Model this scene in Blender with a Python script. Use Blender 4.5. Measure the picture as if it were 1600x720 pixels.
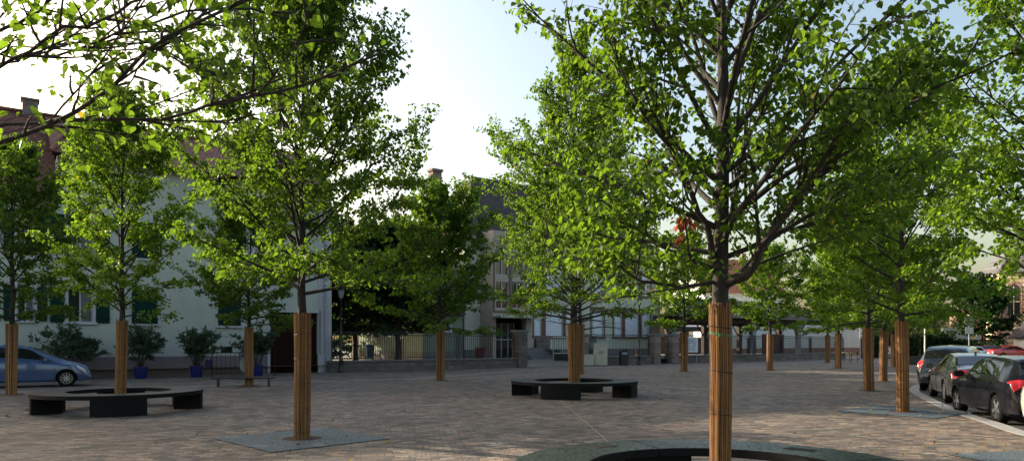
import bpy, bmesh, math, random
import numpy as np
from mathutils import Vector, Matrix
R = math.radians
PI = math.pi
for o in list(bpy.data.objects): bpy.data.objects.remove(o)
scene = bpy.context.scene
col = scene.collection

# ------------------------------------------------------------------ camera, sky, sun, exposure
CAM_Z = 1.7; F = 1111.0; HZ = 535.0
cd = bpy.data.cameras.new('camera'); cam = bpy.data.objects.new('camera', cd); col.objects.link(cam)
cam.location = (0, 0, CAM_Z); cam.rotation_euler = (R(90), 0, 0)
cd.sensor_width = 36; cd.lens = 25.0; cd.shift_y = (HZ-360)/1600.0
cd.clip_start = 0.05; cd.clip_end = 3000
scene.camera = cam
SUN_AZ = -62.0      # degrees from the view direction (+Y), negative = to the left
SUN_EL = 19.5
w = bpy.data.worlds.new('World'); scene.world = w; w.use_nodes = True
wn = w.node_tree; wn.nodes.clear()
sky = wn.nodes.new('ShaderNodeTexSky'); sky.sky_type = 'NISHITA'; sky.sun_disc = False
sky.sun_elevation = R(SUN_EL); sky.sun_rotation = R(SUN_AZ)
sky.air_density = 1.35; sky.dust_density = 5.0; sky.ozone_density = 0.8; sky.altitude = 100
bg = wn.nodes.new('ShaderNodeBackground'); bg.inputs[1].default_value = 0.15
wo = wn.nodes.new('ShaderNodeOutputWorld')
wn.links.new(sky.outputs[0], bg.inputs[0]); wn.links.new(bg.outputs[0], wo.inputs[0])
sd = bpy.data.lights.new('sun', 'SUN'); sun = bpy.data.objects.new('sun', sd); col.objects.link(sun)
sd.energy = 4.9; sd.angle = R(0.53); sd.color = (1.0, 0.86, 0.66)
sdir = Vector((math.sin(R(SUN_AZ))*math.cos(R(SUN_EL)), math.cos(R(SUN_AZ))*math.cos(R(SUN_EL)), math.sin(R(SUN_EL))))
sun.rotation_euler = sdir.to_track_quat('Z', 'Y').to_euler(); sun.location = sdir*200
vs = scene.view_settings; vs.view_transform = 'Standard'; vs.look = 'None'; vs.gamma = 1; vs.exposure = 1.08
vs.use_curve_mapping = False

# ------------------------------------------------------------------ helpers
def gp(px, py, z=0.0):                    # photo pixel -> point of the horizontal plane at height z
    d = (CAM_Z-z)*F/(py-HZ); return Vector(((px-800)/F*d, d, z))
def pd(px, py, d):                        # photo pixel at depth d
    return Vector(((px-800)/F*d, d, CAM_Z+(HZ-py)/F*d))
class Plane:                              # vertical plane: local x along it, heights in metres
    def __init__(s, O, ang): s.O = Vector((O[0], O[1])); s.a = ang; s.u = Vector((math.cos(ang), math.sin(ang)))
    def x(s, px, off=0.0):                # off: distance the plane is moved towards the camera side (-y local)
        O = s.O + off*Vector((s.u.y, -s.u.x)); r = (px-800)/F
        return (r*O.y-O.x)/(s.u.x-r*s.u.y)
    def z(s, px, py, off=0.0):
        O = s.O + off*Vector((s.u.y, -s.u.x)); d = O.y+s.u.y*s.x(px, off)
        return CAM_Z+(HZ-py)/F*d
def tag(o, label=None, cat=None, group=None, kind=None):
    if label: o['label'] = label
    if cat: o['category'] = cat
    if group: o['group'] = group
    if kind: o['kind'] = kind
    return o
def empty(name, loc=(0,0,0), rz=0.0, label=None, cat=None, group=None):
    o = bpy.data.objects.new(name, None); col.objects.link(o); o.empty_display_size = .3
    o.location = loc; o.rotation_euler = (0, 0, rz)
    return tag(o, label, cat, group)
def np_mesh(name, V, Q, mat, parent=None, smooth=False, loc=None):
    """V (n,3), Q (m,k) equal sized faces"""
    V = np.asarray(V, dtype=np.float32); Q = np.asarray(Q, dtype=np.int32)
    me = bpy.data.meshes.new(name); k = Q.shape[1]
    me.vertices.add(len(V)); me.vertices.foreach_set('co', V.ravel())
    me.loops.add(Q.size); me.loops.foreach_set('vertex_index', Q.ravel())
    me.polygons.add(len(Q)); me.polygons.foreach_set('loop_start', np.arange(0, Q.size, k, dtype=np.int32))
    me.polygons.foreach_set('loop_total', np.full(len(Q), k, dtype=np.int32))
    me.polygons.foreach_set('use_smooth', np.full(len(Q), smooth))
    me.update(calc_edges=True); me.materials.append(mat)
    o = bpy.data.objects.new(name, me); col.objects.link(o)
    if parent: o.parent = parent
    if loc is not None: o.location = loc
    return o
class MB:
    def __init__(s): s.v = []; s.f = []
    def add(s, vs, fs):
        b = len(s.v); s.v += [tuple(p) for p in vs]; s.f += [tuple(i+b for i in f) for f in fs]; return s
    def box(s, x0, x1, y0, y1, z0, z1, rz=0, c=None):
        P = [(x,y,z) for z in (z0,z1) for (x,y) in ((x0,y0),(x1,y0),(x1,y1),(x0,y1))]
        if rz:
            cx, cy = c if c else ((x0+x1)/2, (y0+y1)/2); ca, sa = math.cos(rz), math.sin(rz)
            P = [(cx+(x-cx)*ca-(y-cy)*sa, cy+(x-cx)*sa+(y-cy)*ca, z) for x,y,z in P]
        return s.add(P, [(3,2,1,0),(4,5,6,7),(0,1,5,4),(1,2,6,5),(2,3,7,6),(3,0,4,7)])
    def tube(s, pts, r, n=6, cap=True):
        pts = [Vector(p) for p in pts]; m = len(pts)
        if not hasattr(r, '__len__'): r = [r]*m
        vs = []; prev = None
        for i, p in enumerate(pts):
            t = (pts[min(i+1,m-1)]-pts[max(i-1,0)])
            t = t.normalized() if t.length > 1e-9 else Vector((0,0,1))
            if prev is None:
                a = Vector((0,0,1)) if abs(t.z) < .9 else Vector((1,0,0)); e = t.cross(a).normalized()
            else: e = (prev-t*prev.dot(t)); e = e.normalized() if e.length > 1e-6 else t.orthogonal().normalized()
            prev = e; g = t.cross(e)
            for k in range(n):
                an = 2*PI*k/n; vs.append(p+r[i]*(math.cos(an)*e+math.sin(an)*g))
        fs = [(i*n+k, i*n+(k+1)%n, (i+1)*n+(k+1)%n, (i+1)*n+k) for i in range(m-1) for k in range(n)]
        if cap: fs += [tuple(range(n-1,-1,-1)), tuple(range((m-1)*n, m*n))]
        return s.add(vs, fs)
    def lathe(s, prof, n=24, c=(0,0,0), caps=True):        # prof: [(r,z)...]
        vs = [(c[0]+r*math.cos(2*PI*k/n), c[1]+r*math.sin(2*PI*k/n), c[2]+z) for r,z in prof for k in range(n)]
        m = len(prof)
        return s.add(vs, [(i*n+k, i*n+(k+1)%n, (i+1)*n+(k+1)%n, (i+1)*n+k) for i in range(m-1) for k in range(n)]
                     + ([tuple(range(n-1,-1,-1)), tuple(range((m-1)*n, m*n))] if caps else []))
    def prism(s, poly, z0, z1):
        n = len(poly)
        return s.add([(x,y,z0) for x,y in poly]+[(x,y,z1) for x,y in poly],
            [tuple(range(n-1,-1,-1)), tuple(range(n,2*n))]+[(i,(i+1)%n,n+(i+1)%n,n+i) for i in range(n)])
    def prism_y(s, poly, y0, y1):               # poly in x,z
        n = len(poly)
        return s.add([(x,y0,z) for x,z in poly]+[(x,y1,z) for x,z in poly],
            [tuple(range(n)), tuple(range(2*n-1,n-1,-1))]+[(i,n+i,n+(i+1)%n,(i+1)%n) for i in range(n)])
    def sheet(s, poly, z=0): return s.add([(x,y,z) for x,y in poly], [tuple(range(len(poly)))])
    def xf(s, M): s.v = [tuple(M @ Vector(p)) for p in s.v]; return s
    def build(s, name, mat, parent=None, bevel=0, smooth=False, loc=None, rz=None):
        me = bpy.data.meshes.new(name); me.from_pydata(s.v, [], s.f); me.update()
        bm = bmesh.new(); bm.from_mesh(me); bmesh.ops.recalc_face_normals(bm, faces=bm.faces)
        if bevel:
            es = [e for e in bm.edges if len(e.link_faces)==2 and e.calc_face_angle(0) > .5]
            bmesh.ops.bevel(bm, geom=es, offset=bevel, segments=2, affect='EDGES', clamp_overlap=True)
        bm.to_mesh(me); bm.free()
        if smooth:
            for p in me.polygons: p.use_smooth = True
            try: me.set_sharp_from_angle(angle=R(40))
            except Exception: pass
        me.materials.append(mat)
        o = bpy.data.objects.new(name, me); col.objects.link(o)
        if parent: o.parent = parent
        if loc is not None: o.location = loc
        if rz is not None: o.rotation_euler = (0,0,rz)
        return o
def copy_tree(o, parent=None):
    c = o.copy(); col.objects.link(c); c.parent = parent
    for ch in [x for x in bpy.data.objects if x.parent == o]: copy_tree(ch, c)
    return c

# ------------------------------------------------------------------ materials
def new_mat(name):
    m = bpy.data.materials.new(name); m.use_nodes = True; nt = m.node_tree
    return m, nt, nt.nodes['Principled BSDF']
def mth(nt, op, a, b=None):
    n = nt.nodes.new('ShaderNodeMath'); n.operation = op
    for i, x in enumerate((a, b)):
        if x is None: continue
        if isinstance(x, (int, float)): n.inputs[i].default_value = x
        else: nt.links.new(x, n.inputs[i])
    return n.outputs[0]
def ramp(nt, fac, stops, interp='LINEAR'):
    n = nt.nodes.new('ShaderNodeValToRGB'); n.color_ramp.interpolation = interp
    e = n.color_ramp.elements
    while len(e) < len(stops): e.new(.5)
    for i, (p, c) in enumerate(stops): e[i].position = p; e[i].color = (*c, 1) if len(c)==3 else c
    nt.links.new(fac, n.inputs[0]); return n.outputs[0]
def noise(nt, vec, scale, detail=4, rough=.55):
    n = nt.nodes.new('ShaderNodeTexNoise'); n.inputs['Scale'].default_value = scale
    n.inputs['Detail'].default_value = detail; n.inputs['Roughness'].default_value = rough
    if vec is not None: nt.links.new(vec, n.inputs['Vector'])
    return n.outputs[0]
def objvec(nt, scale=(1,1,1), rot=(0,0,0), kind='Object'):
    if kind == 'World':
        src = nt.nodes.new('ShaderNodeNewGeometry').outputs['Position']
    else: src = nt.nodes.new('ShaderNodeTexCoord').outputs[kind]
    mp = nt.nodes.new('ShaderNodeMapping'); mp.inputs['Scale'].default_value = scale; mp.inputs['Rotation'].default_value = rot
    nt.links.new(src, mp.inputs[0]); return mp.outputs[0]
def bump(nt, b, h, dist=.01, st=.6):
    n = nt.nodes.new('ShaderNodeBump'); n.inputs['Strength'].default_value = st; n.inputs['Distance'].default_value = dist
    nt.links.new(h, n.inputs['Height']); nt.links.new(n.outputs[0], b.inputs['Normal'])
def sc(c, k): return tuple(min(1, x*k) for x in c)
def mat(name, c, rough=.8, var=.25, scale=3, metal=0, bmp=.0, bs=40, spec=None, coat=0):
    m, nt, b = new_mat(name)
    b.inputs['Roughness'].default_value = rough; b.inputs['Metallic'].default_value = metal
    if spec is not None: b.inputs['Specular IOR Level'].default_value = spec
    if coat: b.inputs['Coat Weight'].default_value = coat; b.inputs['Coat Roughness'].default_value = .04
    v = objvec(nt)
    if var:
        n1 = noise(nt, v, scale, 6, .65)
        nt.links.new(ramp(nt, n1, [(.3, sc(c, 1-var)), (.5, c), (.72, sc(c, 1+var*.7))]), b.inputs['Base Color'])
    else: b.inputs['Base Color'].default_value = (*c, 1)
    if bmp: bump(nt, b, noise(nt, v, bs, 4, .6), bmp, .7)
    return m
def plaster(name, c, dirt=(.3,.3,.28), base_h=0):
    m, nt, b = new_mat(name); b.inputs['Roughness'].default_value = .92
    v = objvec(nt); big = noise(nt, v, .45, 5, .6); st = noise(nt, objvec(nt, (2.2,2.2,.18)), 1.3, 5, .7)
    c1 = ramp(nt, big, [(.3, sc(c,.88)), (.7, sc(c,1.06))])
    mx = nt.nodes.new('ShaderNodeMix'); mx.data_type = 'RGBA'
    nt.links.new(mth(nt, 'MULTIPLY', ramp(nt, st, [(.5,(0,0,0)),(.8,(1,1,1))]), .35), mx.inputs[0])
    nt.links.new(c1, mx.inputs[6]); mx.inputs[7].default_value = (*dirt, 1)
    nt.links.new(mx.outputs[2], b.inputs['Base Color'])
    bump(nt, b, noise(nt, v, 60, 3), .004, .5); return m

def cobble_mat(name='cobble_paving'):
    m, nt, b = new_mat(name)
    v = objvec(nt, kind='World', rot=(0,0,R(-8)))
    nz = nt.nodes.new('ShaderNodeTexNoise'); nz.inputs['Scale'].default_value = 2.2; nz.inputs['Detail'].default_value = 3
    nt.links.new(v, nz.inputs['Vector'])
    vm = nt.nodes.new('ShaderNodeVectorMath'); vm.operation = 'MULTIPLY_ADD'
    nt.links.new(nz.outputs['Color'], vm.inputs[0]); vm.inputs[1].default_value = (.12,.16,0); nt.links.new(v, vm.inputs[2])
    br = nt.nodes.new('ShaderNodeTexBrick'); br.inputs['Scale'].default_value = 1
    br.inputs['Brick Width'].default_value = .23; br.inputs['Row Height'].default_value = .14
    br.inputs['Mortar Size'].default_value = .010; br.inputs['Mortar Smooth'].default_value = .6; br.inputs['Bias'].default_value = 0
    br.inputs['Color1'].default_value = (0,0,0,1); br.inputs['Color2'].default_value = (1,1,1,1); br.inputs['Mortar'].default_value = (.5,.5,.5,1)
    nt.links.new(vm.outputs[0], br.inputs['Vector'])
    br2 = noise(nt, v, 9, 2)
    t = mth(nt, 'ADD', mth(nt, 'MULTIPLY', br.outputs['Color'], .85), mth(nt, 'MULTIPLY', br2, .15))
    cc = ramp(nt, t, [(.02,(.045,.037,.033)),(.2,(.17,.135,.110)),(.36,(.065,.058,.054)),(.5,(.27,.21,.16)),(.62,(.12,.104,.092)),(.74,(.29,.19,.135)),(.84,(.18,.158,.135)),(.98,(.42,.345,.265))])
    big = noise(nt, v, .55, 6, .72)
    fine = noise(nt, v, 45, 3)
    mul = nt.nodes.new('ShaderNodeMix'); mul.data_type = 'RGBA'; mul.blend_type = 'MULTIPLY'; mul.inputs[0].default_value = 1
    nt.links.new(cc, mul.inputs[6]); nt.links.new(ramp(nt, big, [(.30,(.52,.52,.54)),(.5,(.95,.94,.93)),(.68,(1.30,1.24,1.14))]), mul.inputs[7])
    mul2 = nt.nodes.new('ShaderNodeMix'); mul2.data_type = 'RGBA'; mul2.blend_type = 'MULTIPLY'; mul2.inputs[0].default_value = 1
    nt.links.new(mul.outputs[2], mul2.inputs[6]); nt.links.new(ramp(nt, fine, [(.3,(.8,.8,.8)),(.7,(1.12,1.12,1.12))]), mul2.inputs[7])
    mj = nt.nodes.new('ShaderNodeMix'); mj.data_type = 'RGBA'; nt.links.new(br.outputs['Fac'], mj.inputs[0])
    nt.links.new(mul2.outputs[2], mj.inputs[6]); mj.inputs[7].default_value = (.06,.052,.045,1)
    nt.links.new(mj.outputs[2], b.inputs['Base Color']); b.inputs['Roughness'].default_value = .72
    h = mth(nt, 'ADD', mth(nt, 'MULTIPLY', br.outputs['Fac'], -1), mth(nt, 'ADD', mth(nt, 'MULTIPLY', noise(nt, v, 14, 3), .9), mth(nt, 'MULTIPLY', br.outputs['Color'], .5)))
    bump(nt, b, h, .03, 1.0); return m
def tile_mat(name, c1, c2, row=.3, wd=.22):
    m, nt, b = new_mat(name)
    tc = nt.nodes.new('ShaderNodeTexCoord'); sx = nt.nodes.new('ShaderNodeSeparateXYZ'); nt.links.new(tc.outputs['Object'], sx.inputs[0])
    cb = nt.nodes.new('ShaderNodeCombineXYZ'); nt.links.new(sx.outputs[0], cb.inputs[0])
    nt.links.new(mth(nt, 'MULTIPLY', sx.outputs[2], 1.5), cb.inputs[1])
    br = nt.nodes.new('ShaderNodeTexBrick'); br.inputs['Scale'].default_value = 1
    br.inputs['Brick Width'].default_value = wd; br.inputs['Row Height'].default_value = row; br.inputs['Mortar Size'].default_value = .018
    br.inputs['Mortar Smooth'].default_value = .3
    br.inputs['Color1'].default_value = (0,0,0,1); br.inputs['Color2'].default_value = (1,1,1,1)
    nt.links.new(cb.outputs[0], br.inputs['Vector'])
    n = noise(nt, tc.outputs['Object'], 1.2, 6, .7)
    t = mth(nt, 'ADD', mth(nt, 'MULTIPLY', br.outputs['Color'], .45), mth(nt, 'MULTIPLY', n, .6))
    cc = ramp(nt, t, [(.2, c1), (.6, c2), (.9, sc(c2, 1.4))])
    mj = nt.nodes.new('ShaderNodeMix'); mj.data_type = 'RGBA'; nt.links.new(br.outputs['Fac'], mj.inputs[0])
    nt.links.new(cc, mj.inputs[6]); mj.inputs[7].default_value = (*sc(c1,.35),1)
    nt.links.new(mj.outputs[2], b.inputs['Base Color']); b.inputs['Roughness'].default_value = .8
    bump(nt, b, mth(nt, 'SUBTRACT', 1, br.outputs['Fac']), .03, .8); return m
def leaf_mat(name, dark, mid, light, trans, yellow=.002):
    m, nt, b = new_mat(name)
    g = nt.nodes.new('ShaderNodeNewGeometry'); rnd = g.outputs['Random Per Island']
    y = (.42,.30,.03)
    cc = ramp(nt, rnd, [(0, dark), (.5, mid), (1-yellow-.002, light), (1-yellow, y)])
    b.inputs['Roughness'].default_value = .5; b.inputs['Specular IOR Level'].default_value = .3
    nt.links.new(cc, b.inputs['Base Color'])
    tr = nt.nodes.new('ShaderNodeBsdfTranslucent')
    ct = ramp(nt, rnd, [(0, sc(trans,.7)), (1-yellow-.002, sc(trans,1.2)), (1-yellow, (.55,.38,.04))])
    nt.links.new(ct, tr.inputs[0])
    mx = nt.nodes.new('ShaderNodeMixShader'); mx.inputs[0].default_value = .5
    out = nt.nodes['Material Output']
    nt.links.new(b.outputs[0], mx.inputs[1]); nt.links.new(tr.outputs[0], mx.inputs[2]); nt.links.new(mx.outputs[0], out.inputs[0])
    return m
def reed_mat(name):
    m, nt, b = new_mat(name)
    v = objvec(nt, (70,70,1.5)); n1 = noise(nt, v, 1, 4, .6); g = nt.nodes.new('ShaderNodeNewGeometry')
    v2 = objvec(nt, (6,6,9)); n2 = noise(nt, v2, 1, 3, .6)
    t = mth(nt, 'ADD', mth(nt, 'MULTIPLY', g.outputs['Random Per Island'], .45), mth(nt, 'ADD', mth(nt, 'MULTIPLY', n1, .4), mth(nt, 'MULTIPLY', n2, .25)))
    nt.links.new(ramp(nt, t, [(.2,(.03,.011,.005)),(.42,(.15,.062,.018)),(.66,(.31,.145,.042)),(.92,(.50,.29,.11))]), b.inputs['Base Color'])
    b.inputs['Roughness'].default_value = .6; return m
def engraved_mat(name, c, dark, rough=.3, sx=9, sy=16, thr=.56):
    m, nt, b = new_mat(name)
    v = objvec(nt, (sx,sy,1), rot=(0,0,.6))
    n1 = noise(nt, v, 2.4, 5, .75); band = noise(nt, objvec(nt, (1.3,1.3,1)), 1.1, 1)
    tt = mth(nt, 'MULTIPLY', mth(nt, 'GREATER_THAN', n1, thr), mth(nt, 'GREATER_THAN', band, .36))
    base = ramp(nt, noise(nt, objvec(nt), 40, 4, .7), [(.35, sc(c,.75)), (.65, sc(c,1.2))])
    mj = nt.nodes.new('ShaderNodeMix'); mj.data_type = 'RGBA'; nt.links.new(tt, mj.inputs[0])
    nt.links.new(base, mj.inputs[6]); mj.inputs[7].default_value = (*dark,1)
    nt.links.new(mj.outputs[2], b.inputs['Base Color']); b.inputs['Roughness'].default_value = rough
    nt.links.new(mth(nt, 'MULTIPLY', mth(nt, 'SUBTRACT', 1.15, tt), .42), b.inputs['Specular IOR Level']); nt.links.new(mth(nt, 'ADD', mth(nt, 'MULTIPLY', tt, .5), rough), b.inputs['Roughness'])
    bump(nt, b, mth(nt, 'MULTIPLY', tt, -1), .006, .7); return m
def asphalt_mat(name, c):
    m, nt, b = new_mat(name); v = objvec(nt, kind='World')
    nt.links.new(ramp(nt, noise(nt, v, .5, 8, .7), [(.3, sc(c,.75)), (.7, sc(c,1.3))]), b.inputs['Base Color'])
    b.inputs['Roughness'].default_value = .85; bump(nt, b, noise(nt, v, 120, 2), .004, .6); return m
def stone_mat(name, c, bw=.5, rh=.25, mortar=None, k='XZ'):
    m, nt, b = new_mat(name); tc = nt.nodes.new('ShaderNodeTexCoord'); sx = nt.nodes.new('ShaderNodeSeparateXYZ')
    nt.links.new(tc.outputs['Object'], sx.inputs[0]); cb = nt.nodes.new('ShaderNodeCombineXYZ')
    nt.links.new(mth(nt,'ADD',sx.outputs[0],sx.outputs[1]), cb.inputs[0]); nt.links.new(sx.outputs[2], cb.inputs[1])
    br = nt.nodes.new('ShaderNodeTexBrick'); br.inputs['Scale'].default_value = 1; br.inputs['Brick Width'].default_value = bw
    br.inputs['Row Height'].default_value = rh; br.inputs['Mortar Size'].default_value = .012
    br.inputs['Color1'].default_value = (*sc(c,.75),1); br.inputs['Color2'].default_value = (*sc(c,1.25),1)
    br.inputs['Mortar'].default_value = (*(mortar or sc(c,.5)),1); nt.links.new(cb.outputs[0], br.inputs['Vector'])
    mul = nt.nodes.new('ShaderNodeMix'); mul.data_type = 'RGBA'; mul.blend_type = 'MULTIPLY'; mul.inputs[0].default_value = 1
    nt.links.new(br.outputs[0], mul.inputs[6]); nt.links.new(ramp(nt, noise(nt, tc.outputs['Object'], 2.5, 6, .7), [(.3,(.7,.7,.7)),(.7,(1.1,1.1,1.1))]), mul.inputs[7])
    nt.links.new(mul.outputs[2], b.inputs['Base Color']); b.inputs['Roughness'].default_value = .9
    bump(nt, b, noise(nt, tc.outputs['Object'], 20, 5), .01, .6); return m
def bark_mat():
    m, nt, b = new_mat('bark'); v = objvec(nt, (14,14,3)); n = noise(nt, v, 1.6, 6, .7)
    nt.links.new(ramp(nt, n, [(.3,(.012,.010,.009)),(.55,(.030,.025,.020)),(.75,(.06,.052,.042))]), b.inputs['Base Color'])
    b.inputs['Roughness'].default_value = .9; bump(nt, b, n, .015, .7); return m

M = {}
M['cobble'] = cobble_mat()
M['asphalt'] = asphalt_mat('asphalt', (.055,.055,.058))
M['lane'] = asphalt_mat('paved_lane', (.10,.095,.09))
M['gravel'] = asphalt_mat('yard_gravel', (.17,.15,.125))
M['kerb'] = mat('kerb_granite', (.30,.30,.31), .8, .2, 5, bmp=.004)
M['joint'] = mat('joint_stone', (.33,.32,.30), .85, .25, 4)
M['bark'] = bark_mat()
M['reed'] = reed_mat('reed_matting')
M['wire'] = mat('wire', (.03,.022,.015), .6, 0)
M['string'] = mat('string', (.05,.30,.16), .6, 0)
M['leaf_a'] = leaf_mat('lime_leaf', (.022,.052,.009), (.044,.092,.012), (.074,.128,.014), (.17,.30,.016))
M['leaf_b'] = leaf_mat('bright_lime_leaf', (.030,.066,.009), (.060,.120,.012), (.095,.158,.015), (.22,.38,.018), .003)
M['leaf_d'] = leaf_mat('dark_leaf', (.012,.030,.010), (.020,.050,.014), (.034,.075,.018), (.03,.07,.012), .002)
M['leaf_o'] = leaf_mat('oleander_leaf', (.055,.09,.05), (.085,.13,.07), (.12,.17,.09), (.10,.16,.06), .001)
M['granite'] = mat('dark_granite', (.013,.016,.016), .5, .4, 30, bmp=.001, bs=80)
M['granite_side'] = mat('black_granite', (.005,.0055,.006), .7, .3, 20, spec=.2)
M['engraved'] = engraved_mat('engraved_granite', (.026,.036,.031), (.005,.007,.006), .38, 9, 15, .565)
M['plate'] = engraved_mat('engraved_slab', (.10,.130,.150), (.045,.058,.068), .6, 11, 17, .54)
M['mulch'] = mat('mulch', (.06,.03,.02), .95, .5, 20, bmp=.02)
M['plate_dark'] = mat('plate_metal', (.018,.018,.02), .75, .2, spec=.2)
M['house_wall'] = plaster('mint_plaster', (.46,.475,.41), (.31,.32,.29))
M['house_base'] = plaster('pink_plinth', (.20,.165,.17), (.14,.12,.12))
M['house_white'] = plaster('white_trim', (.46,.45,.46), (.32,.31,.32))
M['shutter'] = mat('green_shutter', (.004,.032,.020), .8, .15, spec=.15)
M['win_dark'] = mat('window_glass', (.015,.018,.02), .08, 0, spec=.8)
M['win_frame'] = mat('white_frame', (.42,.42,.42), .5, .1)
M['curtain'] = mat('curtain', (.13,.13,.125), .9, .3, 2)
M['brown_door'] = mat('brown_door', (.022,.009,.006), .85, .3, 2, spec=.1)
M['tile_red'] = tile_mat('red_brown_tiles', (.085,.028,.018), (.19,.065,.040), .26, .2)
M['tile_brown'] = tile_mat('dark_brown_tiles', (.028,.021,.019), (.06,.042,.036))
M['tile_orange'] = tile_mat('orange_tiles', (.36,.12,.06), (.52,.20,.10))
M['slate'] = tile_mat('church_slate', (.07,.07,.085), (.13,.13,.15))
M['zinc'] = mat('zinc_pipe', (.30,.31,.36), .5, .2, metal=.2)
M['chimney'] = stone_mat('chimney_brick', (.24,.19,.16), .22, .08)
M['school_wall'] = plaster('school_plaster', (.52,.52,.42), (.36,.36,.28))
M['school_beige'] = plaster('beige_stone', (.42,.35,.29), (.3,.25,.21))
M['annex_wall'] = plaster('pale_yellow_plaster', (.21,.26,.20), (.17,.19,.15))
M['brown_stone'] = mat('brown_window_stone', (.17,.125,.10), .85, .25)
M['mullion'] = mat('red_brown_mullion', (.14,.055,.04), .7, .2)
M['blind'] = mat('white_roller_blind', (.68,.70,.76), .6, .06)
M['red_panel'] = mat('red_panel', (.10,.022,.018), .6, .2)
M['fence'] = mat('dark_fence_steel', (.010,.012,.013), .6, .2, metal=0)
M['wall_stone'] = stone_mat('low_wall_stone', (.15,.125,.11))
M['pillar_stone'] = stone_mat('pillar_sandstone', (.25,.19,.16), 1.2, .42)
M['steel_light'] = mat('galvanised_steel', (.45,.46,.46), .4, .2, metal=.6)
M['cabinet'] = mat('cream_cabinet', (.50,.48,.38), .6, .12)
M['black'] = mat('black_plastic', (.012,.012,.014), .4, .1)
M['black_metal'] = mat('black_cast_iron', (.018,.02,.022), .4, .15)
M['lamp_glass'] = mat('lantern_glass', (.30,.30,.27), .2, .1)
M['blue_pot'] = mat('blue_glazed_pot', (.008,.018,.13), .3, .15)
M['soil'] = mat('soil', (.04,.03,.02), .95, .3)
M['pale_disc'] = mat('pale_disc', (.40,.42,.33), .8, .2)
M['timber'] = mat('dark_timber', (.05,.035,.028), .8, .3)
M['post_blue'] = mat('blue_grey_post', (.20,.23,.27), .6, .2)
M['white_wall'] = plaster('white_render', (.66,.66,.62), (.5,.5,.46))
M['grey_sheet'] = mat('grey_sheet_roof', (.42,.43,.43), .6, .15)
M['board'] = mat('board_paper', (.62,.64,.66), .6, .12, 6)
M['paper'] = mat('poster_paper', (.42,.45,.5), .6, .4, 12)
M['red_sign'] = mat('red_sign', (.55,.04,.04), .5, 0)
M['white_paint'] = mat('white_paint', (.72,.72,.70), .5, .1)
M['orange'] = mat('orange_plastic', (.75,.14,.02), .5, .1)
M['red_bin'] = mat('red_bin', (.09,.015,.012), .5, .1)
M['blue_bin'] = mat('blue_bin', (.06,.12,.26), .5, .1)
M['church_stone'] = stone_mat('church_sandstone', (.56,.43,.31), .6, .3)
M['church_red'] = stone_mat('red_sandstone', (.30,.18,.14), .6, .3)
M['brown_house'] = plaster('brown_render', (.22,.15,.11), (.15,.1,.08))
M['rubber'] = mat('tyre_rubber', (.009,.009,.009), .95, .15, spec=.1)
M['alloy'] = mat('alloy_rim', (.42,.43,.45), .3, 0, metal=.8)
M['arch'] = mat('wheel_well', (.006,.006,.006), .9, 0)
M['car_glass'] = mat('car_glass', (.010,.012,.014), .04, 0, spec=.9)
M['chrome'] = mat('chrome', (.6,.6,.6), .15, 0, metal=1)
M['tail'] = mat('tail_lamp', (.42,.015,.02), .12, 0, spec=.8)
M['tail_clear'] = mat('clear_lamp', (.6,.55,.55), .12, 0, spec=.8)
M['plate_white'] = mat('number_plate', (.6,.6,.58), .5, 0)
M['conc'] = mat('concrete', (.17,.165,.16), .85, .25, bmp=.004)
def paint(name, c, metal=.4): return mat(name, c, .22, 0, metal=metal*.5, coat=1)
P_BLACK = mat('black_paint', (.006,.006,.009), .12, 0, spec=.45); P_GREY = paint('grey_paint', (.05,.047,.045), .5)
P_BLUE = paint('blue_grey_paint', (.055,.10,.22), .3); P_NAVY = paint('dark_blue_paint', (.022,.032,.055), .4)
P_RED = paint('red_paint', (.42,.015,.02), .1); P_DRED = paint('dark_red_paint', (.12,.012,.018), .2)
P_PALE = paint('pale_green_grey_paint', (.45,.48,.42), .2); P_SILV = paint('silver_blue_paint', (.35,.42,.48), .4)

# ------------------------------------------------------------------ ground
def catmull(pts, n=8):
    out = []
    for i in range(len(pts)-1):
        p0 = pts[max(i-1,0)]; p1 = pts[i]; p2 = pts[i+1]; p3 = pts[min(i+2,len(pts)-1)]
        for k in range(n):
            t = k/n
            out.append(tuple(.5*(2*p1[j]+(p2[j]-p0[j])*t+(2*p0[j]-5*p1[j]+4*p2[j]-p3[j])*t*t+(3*p1[j]-p0[j]-3*p2[j]+p3[j])*t**3) for j in range(2)))
    return out+[tuple(pts[-1])]
KERB = catmull([(8.9,-25),(8.8,0),(8.75,6),(8.85,9.5),(9.36,13),(10.06,15.2),(10.95,17.9),(12.5,21.7),(14.4,25.8),(16.6,29),(19.6,32.2),(26,37),(42,44),(80,56)], 8)
def offset_line(L, d):
    out = []
    for i, p in enumerate(L):
        a = L[max(i-1,0)]; b = L[min(i+1,len(L)-1)]; t = Vector((b[0]-a[0], b[1]-a[1])).normalized()
        out.append((p[0]+t.y*d, p[1]-t.x*d))
    return out
tag(MB().sheet([(-900,-300),(900,-300),(900,1500),(-900,1500)], -.10).build('ground', M['lane']), kind='structure')
tag(MB().sheet([(-70,-25)]+KERB+[(80,95),(-70,95)], 0).build('plaza_paving', M['cobble']), kind='structure')
K2 = offset_line(KERB, .32)
mb = MB(); n = len(KERB)
mb.add([(x,y,.006) for x,y in KERB]+[(x,y,.006) for x,y in K2]+[(x,y,-.07) for x,y in K2]+[(x,y,-.07) for x,y in KERB],
    [(i,i+1,n+i+1,n+i) for i in range(n-1)]+[(n+i,n+i+1,2*n+i+1,2*n+i) for i in range(n-1)]+[(3*n+i,3*n+i+1,i+1,i) for i in range(n-1)])
tag(mb.build('kerb', M['kerb']), kind='structure')
tag(MB().sheet(K2+[(120,56),(120,-25)], -.06).build('road', M['asphalt']), kind='structure')
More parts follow.
